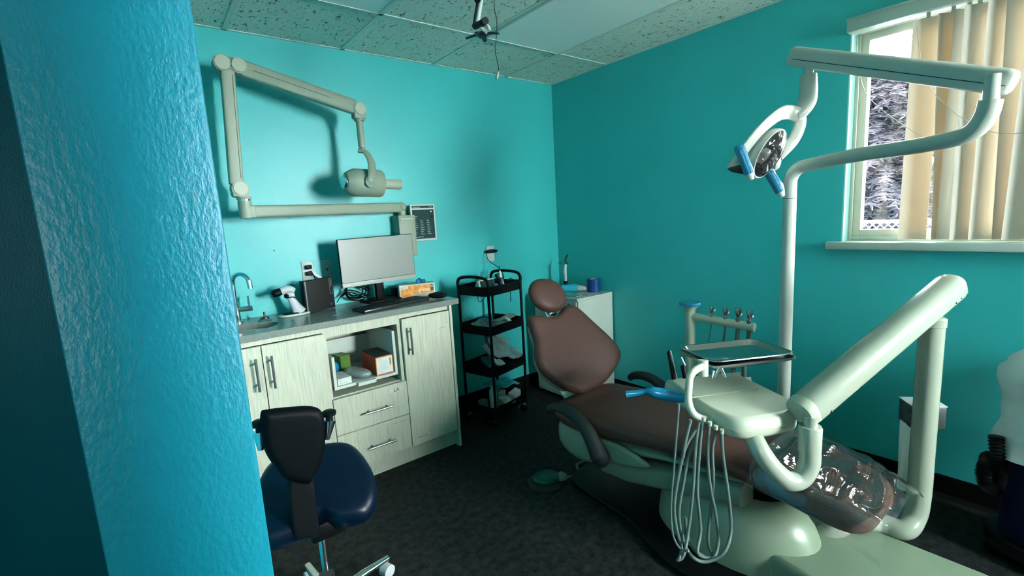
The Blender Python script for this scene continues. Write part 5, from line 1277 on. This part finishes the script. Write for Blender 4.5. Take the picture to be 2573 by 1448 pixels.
mb = MB(); mb.rings([bsec(UA - bd * 0.012, 0.6), bsec(UA - bd * 0.004, 0.9), bsec(UA + bd * 0.012, 1.0), bsec(UL, 1.0), bsec(UL + bd * 0.012, 0.97), bsec(UL + bd * 0.024, 0.8), bsec(UL + bd * 0.028, 0.5)])
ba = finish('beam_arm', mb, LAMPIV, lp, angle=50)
sdb = bd.cross(V(0, 0, 1)).normalized(); sdb = sdb if sdb.dot(CAM - UA) > 0 else -sdb
finish('seam_line', MB().tube([UA + sdb * 0.0335 + V(0, 0, -0.012), UL + sdb * 0.0335 + V(0, 0, -0.012)], 0.0012, 6), GREYP, ba)
for p in (UA + bd * 0.06 + V(0, 0, -0.036), UL - bd * 0.06 + V(0, 0, -0.036)): finish('slot', MB().tube([p - bd * 0.035, p + bd * 0.035], 0.016, 10, flat=(0.3, 1)), BLACKP, ba)
D_ = 1.96
VD = ray(1930, 370).normalized()
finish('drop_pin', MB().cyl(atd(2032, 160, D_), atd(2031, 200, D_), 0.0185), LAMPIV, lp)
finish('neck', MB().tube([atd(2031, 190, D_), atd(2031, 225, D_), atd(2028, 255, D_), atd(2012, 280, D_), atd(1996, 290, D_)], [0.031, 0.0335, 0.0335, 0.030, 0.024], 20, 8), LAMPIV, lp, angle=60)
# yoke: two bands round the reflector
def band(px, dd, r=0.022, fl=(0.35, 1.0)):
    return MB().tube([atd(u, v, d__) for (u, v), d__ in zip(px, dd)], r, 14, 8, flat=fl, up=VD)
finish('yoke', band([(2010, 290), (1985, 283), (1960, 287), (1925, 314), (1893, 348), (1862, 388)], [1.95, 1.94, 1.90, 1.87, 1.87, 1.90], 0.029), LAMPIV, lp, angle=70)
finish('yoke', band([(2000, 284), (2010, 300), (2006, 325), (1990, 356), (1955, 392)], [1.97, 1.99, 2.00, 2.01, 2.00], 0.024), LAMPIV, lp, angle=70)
# pointed shell
s0 = atd(1955, 378, 2.03); s1 = atd(1805, 403, 1.98)
ax = (s1 - s0).normalized(); Ls = (s1 - s0).length
SM = Matrix.Translation(s0) @ ax.to_track_quat('Z', 'Y').to_matrix().to_4x4()
nf = V(0.5, -0.75, -0.45).normalized()
# shell lies like half a shield: width across, depth thin
acr = (atd(1935, 440, 1.97) - atd(1905, 340, 1.97)).normalized()
FM = frame(s0, ax, acr)
def shell_ring(x, hw, dp, n=24):
    return [FM @ V(x, hw * math.cos(q) + 0.0, dp * math.sin(q)) for q in [2 * PI * i / n for i in range(n)]]
mb = MB(); prof = [(0.0, 0.040, 0.020), (0.02, 0.078, 0.036), (0.06, 0.090, 0.052), (0.10, 0.082, 0.056), (0.14, 0.066, 0.050), (0.19, 0.044, 0.032), (0.235, 0.020, 0.014), (0.256, 0.002, 0.002)]
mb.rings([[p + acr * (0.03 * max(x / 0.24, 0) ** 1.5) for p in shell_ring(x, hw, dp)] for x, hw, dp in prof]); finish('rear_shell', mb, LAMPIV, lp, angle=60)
# reflector bowl facing down and to the right
rc = atd(1930, 386, 1.92)
rn = V(0.30, -0.78, -0.50).normalized()
rn = (CAM - rc).normalized() * 0.62 + V(0.78, -0.62, -0.3).normalized() * 0.62; rn.normalize()
long_ = (atd(1955, 325, 1.95) - atd(1912, 440, 1.95)); long_ = (long_ - rn * long_.dot(rn)).normalized()
RMx = frame(rc, long_, rn.cross(long_))
def er(f, z, n=36, a=0.098, b=0.066): return [RMx @ V(a * f * math.cos(2 * PI * i / n), b * f * math.sin(2 * PI * i / n), z) for i in range(n)]
MIR = mat('faceted_reflector', (0.36, 0.35, 0.36), rough=0.16, metal=1.0, bump=0.5, bscale=26, stretch=(1, 1, 4))
mb = MB(); mb.rings([er(1.0, 0.012), er(0.97, 0.0), er(0.85, -0.02), er(0.6, -0.035), er(0.3, -0.042), er(0.02, -0.044)], False, True); finish('reflector', mb, MIR, lp, angle=60, recalc=False)
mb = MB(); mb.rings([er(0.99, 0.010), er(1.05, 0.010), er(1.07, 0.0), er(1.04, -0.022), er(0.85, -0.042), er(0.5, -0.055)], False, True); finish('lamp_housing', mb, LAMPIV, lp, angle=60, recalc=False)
mb = MB(); mb.rings([er(0.98, 0.012), er(0.7, 0.028), er(0.4, 0.036), er(0.02, 0.038)], False, True); finish('clear_shield', mb, film_mat('clear_shield_plastic', (0.5, 0.5, 0.5), 0.02, 0.03), lp, angle=80, recalc=False)
finish('rear_lower_shell', MB().rings([[p + acr * (0.03 * max(x / 0.24, 0) ** 1.5) + acr * 0.012 for p in shell_ring(x, hw * 0.93, dp * 0.93)] for x, hw, dp in prof[2:]]), MIDGREY, lp, angle=60)
mb = MB()
for k in range(9):
    f = -0.8 + k * 0.2; mb.tube([RMx @ V(0.085 * f, -0.055 * math.sqrt(max(1 - f * f, 0.05)), 0.008), RMx @ V(0.080 * f, -0.02, 0.020), RMx @ V(0.07 * f, 0.004, 0.022)], 0.006, 8, 3)
finish('ribbed_insert', mb, mat('dark_ribbed_grille', (0.05, 0.06, 0.06), 0.3), lp)
finish('lamp_cap', MB().tube([RMx @ V(-0.05, -0.01, 0.0), RMx @ V(0.0, -0.022, 0.012), RMx @ V(0.02, -0.02, 0.010)], [0.012, 0.016, 0.01], 12, 4), mat('brown_lamp_cap', (0.06, 0.04, 0.03), 0.4), lp)
# two handles wrapped in blue film
for (a0_, a1_, dd) in (((1858, 372), (1889, 452), 1.86), ((1932, 432), (1966, 494), 1.98)):
    p0, p1 = atd(*a0_, dd), atd(*a1_, dd)
    hh_ = finish('handle', MB().tube([p0, p0.lerp(p1, 0.8), p1], [0.016, 0.0165, 0.010], 14), LAMPIV, lp)
    finish('film_wrap', MB().tube([p0.lerp(p1, -0.08), p0.lerp(p1, 0.02), p0.lerp(p1, 0.45), p0.lerp(p1, 0.82)], [0.012, 0.021, 0.019, 0.019], 14, 4), BARRIER, hh_)
    mb = MB(); mb.tube([p0.lerp(p1, -0.02) + V(0.006, 0, 0), p0.lerp(p1, 0.5) + V(0.012, -0.004, -0.01), p0.lerp(p1, 0.92) + V(0.004, 0, -0.005)], [0.016, 0.022, 0.012], 9, 5, flat=(1, 0.4)); finish('film_tail', mb, BARRIER_T, hh_, angle=20)

# ================================================================== ASSISTANT'S HOLDER
ax_, ay_ = -0.655, -1.627
ah = thing('suction_holder', 'ivory suction holder post with four chrome valves on its crossbar', 'suction holder', (ax_, ay_, 0.2))
finish('post', MB().tube([V(-0.80, -1.80, 0.33), V(-0.70, -1.70, 0.33), V(ax_, ay_, 0.37), V(ax_, ay_, 0.6), V(ax_, ay_, 0.895)], 0.0245, 20, 5), IVORY, ah, angle=60)
finish('flared_cap', MB().lathe([(0.026, -0.035), (0.030, -0.020), (0.046, -0.008), (0.052, 0.0), (0.050, 0.006)], 28, Matrix.Translation((ax_, ay_, 0.925))), IVORY, ah)
finish('barrier_film', MB().lathe([(0.053, -0.006), (0.054, 0.003), (0.05, 0.0085), (0.0, 0.010)], 28, Matrix.Translation((ax_, ay_, 0.925))), BARRIER, ah)
r = ray(1893, 823); 
ce = atz(1893, 823, 0.838)
e0 = V(ax_, ay_, 0.862); 
dirb = (atz(1893, 823, 0.845) - e0); e1 = e0 + dirb
if dirb.length > 0.45: e1 = e0 + dirb.normalized() * 0.33
finish('crossbar', MB().tube([e0, e1], 0.0195, 20), IVORY, ah); finish('bar_end', MB().tube([e1 - dirb.normalized() * 0.004, e1 + dirb.normalized() * 0.006], [0.0215, 0.0205], 20), IVORYG, ah)
for k, f in enumerate((0.37, 0.60, 0.80, 0.97)):
    p = e0.lerp(e1, f * 0.97); g = 1.25 if k > 1 else 1.0
    v_ = finish('valve', MB().lathe([(0.010 * g, 0.015), (0.011 * g, 0.028), (0.006, 0.032), (0.008 * g, 0.042), (0.011 * g, 0.06), (0.010 * g, 0.078 if k else 0.066)], 18, Matrix.Translation(p)), TRAYST, ah)
    finish('valve_knob', MB().sphere(p + V(0.011, -0.008, 0.046), 0.0065), CHROME, v_)
    hp_ = [p + V(0, 0, -0.015), p + V(-0.004, 0.004, -0.07), p + V(-0.02, 0.01, -0.16), p + V(-0.03, 0.0, -0.30), p + V(-0.06, -0.02, -0.45)]
    finish('suction_hose', MB().tube(hp_, (0.003, 0.005, 0.009, 0.010)[k], 10, 6), HOSE, ah)
finish('rear_arm', MB().tube([V(ax_, ay_, 0.50), atd(1830, 962, 1.98), atd(1888, 957, 1.95)], 0.016, 14), IVORY, ah)

# ================================================================== BAG HOLDER ON THE POST
wb = thing('bag_holder', 'dark grey box holder with hanging white liner clipped behind the post', 'waste holder', (-0.52, -2.50, 0.35))
C1 = [atd(2268, 984, 1.86), atd(2268, 1045, 1.86)]
vv = (V(PX_, PY_, 0) - V(CAM.x, CAM.y, 0)).normalized(); sdr = V(vv.y, -vv.x, 0)
bc = V(PX_, PY_, 0) + vv * 0.095
zt_ = 0.615
BMx = frame(V(bc.x, bc.y, 0), sdr, vv)
BMx = BMx @ Matrix.Rotation(math.radians(28), 4, 'Z')
mb = MB(BMx); mb.box2((-0.068, -0.045, zt_ - 0.088), (0.045, 0.045, zt_), 0.006); finish('box', mb, MIDGREY, wb)
finish('lid', MB(BMx).box2((-0.069, -0.046, zt_), (0.046, 0.046, zt_ + 0.004), 0.001), GREYPL, wb)
mb = MB(BMx)
def bg(u, v):
    a = u * 2 * PI; f = 1 + 0.05 * math.sin(a * 5 + v * 4) - 0.0 * v
    return V(-0.020 + 0.056 * math.cos(a) * f, 0.040 * math.sin(a) * f, zt_ - 0.082 - v * 0.27 + 0.008 * math.sin(a * 3) * v)
mb.rings([[bg(i / 32, j / 8) for i in range(32)] for j in range(9)]); finish('liner', mb, mat('white_plastic_liner', (0.75, 0.82, 0.78), 0.5, bump=0.4, bscale=30), wb)
finish('clip', MB().box2((PX_ - 0.01, PY_, zt_ - 0.06), (PX_ + 0.05, PY_ + 0.06, zt_ - 0.03), 0.003), MIDGREY, wb)

# ================================================================== STOOL
sx_, sy_ = -2.43, -1.30
SZ = 0.53
st = thing('operator_stool', 'black-backed operator stool with navy seat beside the near wall end', 'stool', (sx_, sy_, 0), 0)
mb = MB()
so = [(-0.215, -0.12), (-0.18, -0.20), (-0.08, -0.20), (0.0, -0.15), (0.08, -0.20), (0.17, -0.20), (0.215, -0.12), (0.215, 0.02), (0.16, 0.16), (0.05, 0.2), (-0.05, 0.2), (-0.16, 0.16), (-0.215, 0.02)]
mb.cushion([(x * 0.87, y * 0.87) for x, y in so], 0.09, Matrix.Translation((sx_, sy_, SZ)) @ Matrix.Rotation(-0.22, 4, 'Z') @ Matrix.Rotation(math.radians(22), 4, 'X'), edge=0.22, crown=0.01); finish('seat', mb, BLUEV, st, angle=70)
yb_ = -1.46
bpts = [(655, 1040), (672, 1030), (735, 1023), (785, 1022), (808, 1035), (815, 1070), (815, 1120), (805, 1165), (785, 1195), (775, 1215), (725, 1205), (700, 1185), (668, 1140), (656, 1090)]
P3 = [aty(u, v, yb_) for u, v in bpts]
cc_ = sum(P3, Vector()) / len(P3)
STM = frame(cc_, (1, 0, 0), (0, 0, 1))
mb = MB(); mb.cushion([(p.x - cc_.x, p.z - cc_.z) for p in P3], 0.05, STM, edge=0.22); finish('backrest', mb, BLACKV, st, angle=70)
spn = [aty(755, 1180, yb_), aty(745, 1240, yb_), aty(758, 1320, yb_), V(sx_, sy_ - 0.02, SZ - 0.1)]
P3 = [aty(u, v, yb_ + 0.02) for u, v in ((725, 1195), (780, 1195), (792, 1260), (800, 1340), (765, 1352), (740, 1352), (728, 1300))]
c3 = sum(P3, Vector()) / len(P3)
mb = MB(); mb.cushion([(p.x - c3.x, p.z - c3.z) for p in P3], 0.035, frame(c3, (1, 0, 0), (0, 0, 1)), edge=0.2); finish('back_bracket', mb, BLACKP, st, angle=50)
finish('tilt_mechanism', MB().box2((sx_ - 0.06, yb_ + 0.03, SZ - 0.12), (sx_ + 0.05, sy_ + 0.08, SZ - 0.06), 0.01), BLACKP, st)
lv = [aty(800, 1290, -1.38), aty(877, 1283, -1.38), aty(877, 1312, -1.38), aty(805, 1338, -1.38)]
cl_ = sum(lv, Vector()) / 4
mb = MB(); mb.prism([(p.x - cl_.x, p.z - cl_.z) for p in lv], 0.03, frame(cl_, (1, 0, 0), (0, 0, 1)), bev=0.004); finish('lever_pad', mb, BLACKP, st)
# side knobs on chrome brackets
for (u0, v0), (u1, v1) in (((826, 1040), (820, 1090)), ((651, 1066), (653, 1115))):
    kt = aty(u0, v0, yb_ + 0.02); kb = aty(u1, v1, yb_ + 0.02)
    kk = finish('bracket', MB().tube([kt + V(0, 0, -0.022), kb + V(0, 0, -0.02)], [0.020, 0.008], 14, flat=(1, 0.7)), CHROME, st)
    mb = MB(); mb.lathe([(0.011, -0.03), (0.011, -0.006), (0.022, -0.004), (0.023, 0.006), (0.015, 0.011)], 20, Matrix.Translation(kt)); finish('knob', mb, BLACKP, kk)
finish('gas_post', MB().tube([V(sx_, sy_, SZ - 0.1), V(sx_, sy_, 0.22)], 0.0145, 16), CHROME, st)
finish('outer_post', MB().tube([V(sx_, sy_, 0.20), V(sx_, sy_, 0.08)], 0.026, 20), DARKMET, st)
for k in range(5):
    a = 2 * PI * k / 5 + 0.33; d5 = V(math.cos(a), math.sin(a), 0)
    lg = finish('leg', MB().tube([V(sx_, sy_, 0.10), V(sx_, sy_, 0.10) + d5 * 0.15 + V(0, 0, -0.008), V(sx_, sy_, 0.075) + d5 * 0.27], [0.022, 0.019, 0.014], 12, flat=(0.7, 1)), CHROME, st)
    finish('caster', MB().tube([V(sx_, sy_, 0.027) + d5 * 0.26 + V(-d5.y, d5.x, 0) * 0.018, V(sx_, sy_, 0.027) + d5 * 0.26 - V(-d5.y, d5.x, 0) * 0.018], 0.026, 18), GREYPL, lg)

# ================================================================== SUCTION CANISTER AT THE RIGHT EDGE
bx, by = -0.235, -2.87
vc = thing('waste_bin', 'dark bin with crumpled white bag and black corrugated hose by the right wall', 'bin', (bx, by, 0))
finish('body', MB().lathe([(0.13, 0.06), (0.142, 0.08), (0.148, 0.40), (0.13, 0.52)], 36, Matrix.Translation((bx, by, 0))), NAVYP, vc)
finish('base_ring', MB().lathe([(0.17, 0.03), (0.18, 0.045), (0.17, 0.08), (0.13, 0.09)], 36, Matrix.Translation((bx, by, 0))), BLACKP, vc)
for k in range(4):
    a = 2 * PI * k / 4 + 0.6; finish('caster', MB().sphere((bx + 0.165 * math.cos(a), by + 0.165 * math.sin(a), 0.03), 0.029), BLACKP, vc)
mb = MB(); rings_ = []
for j in range(22):
    v = j / 21; z = 0.42 + 0.44 * v; base = 0.188 - 0.022 * math.sin(v * PI * 1.6) if v < 0.75 else 0.165 * math.cos((v - 0.75) / 0.25 * PI / 2 * 0.96) + 0.008
    row = []
    for i in range(48):
        a = 2 * PI * i / 48; n_ = noise.noise(Vector((math.cos(a) * 1.5, math.sin(a) * 1.5, z * 16 + 0.8 * math.sin(a)))) * 0.022
        row.append(V(bx + (base + n_) * math.cos(a), by + (base + n_) * math.sin(a), z - 0.03 * math.sin(a + 0.6) * (1 - v)))
    rings_.append(row)
mb.rings(rings_, False, True); finish('white_bag', mb, PAPER, vc, angle=80)
hl = [atd(2503, 1095, 1.78), atd(2506, 1150, 1.78), atd(2512, 1195, 1.78), atd(2500, 1228, 1.78), atd(2478, 1218, 1.78), atd(2470, 1190, 1.79), atd(2480, 1165, 1.80), atd(2500, 1150, 1.84), V(bx, by, 0.36)]
Q = catmull(hl, 14); rr2 = [0.021 + 0.0035 * (1 if i % 2 else -1) for i in range(len(Q))]
finish('corrugated_hose', MB().tube(Q, rr2, 14), BLACKP, vc, angle=80)
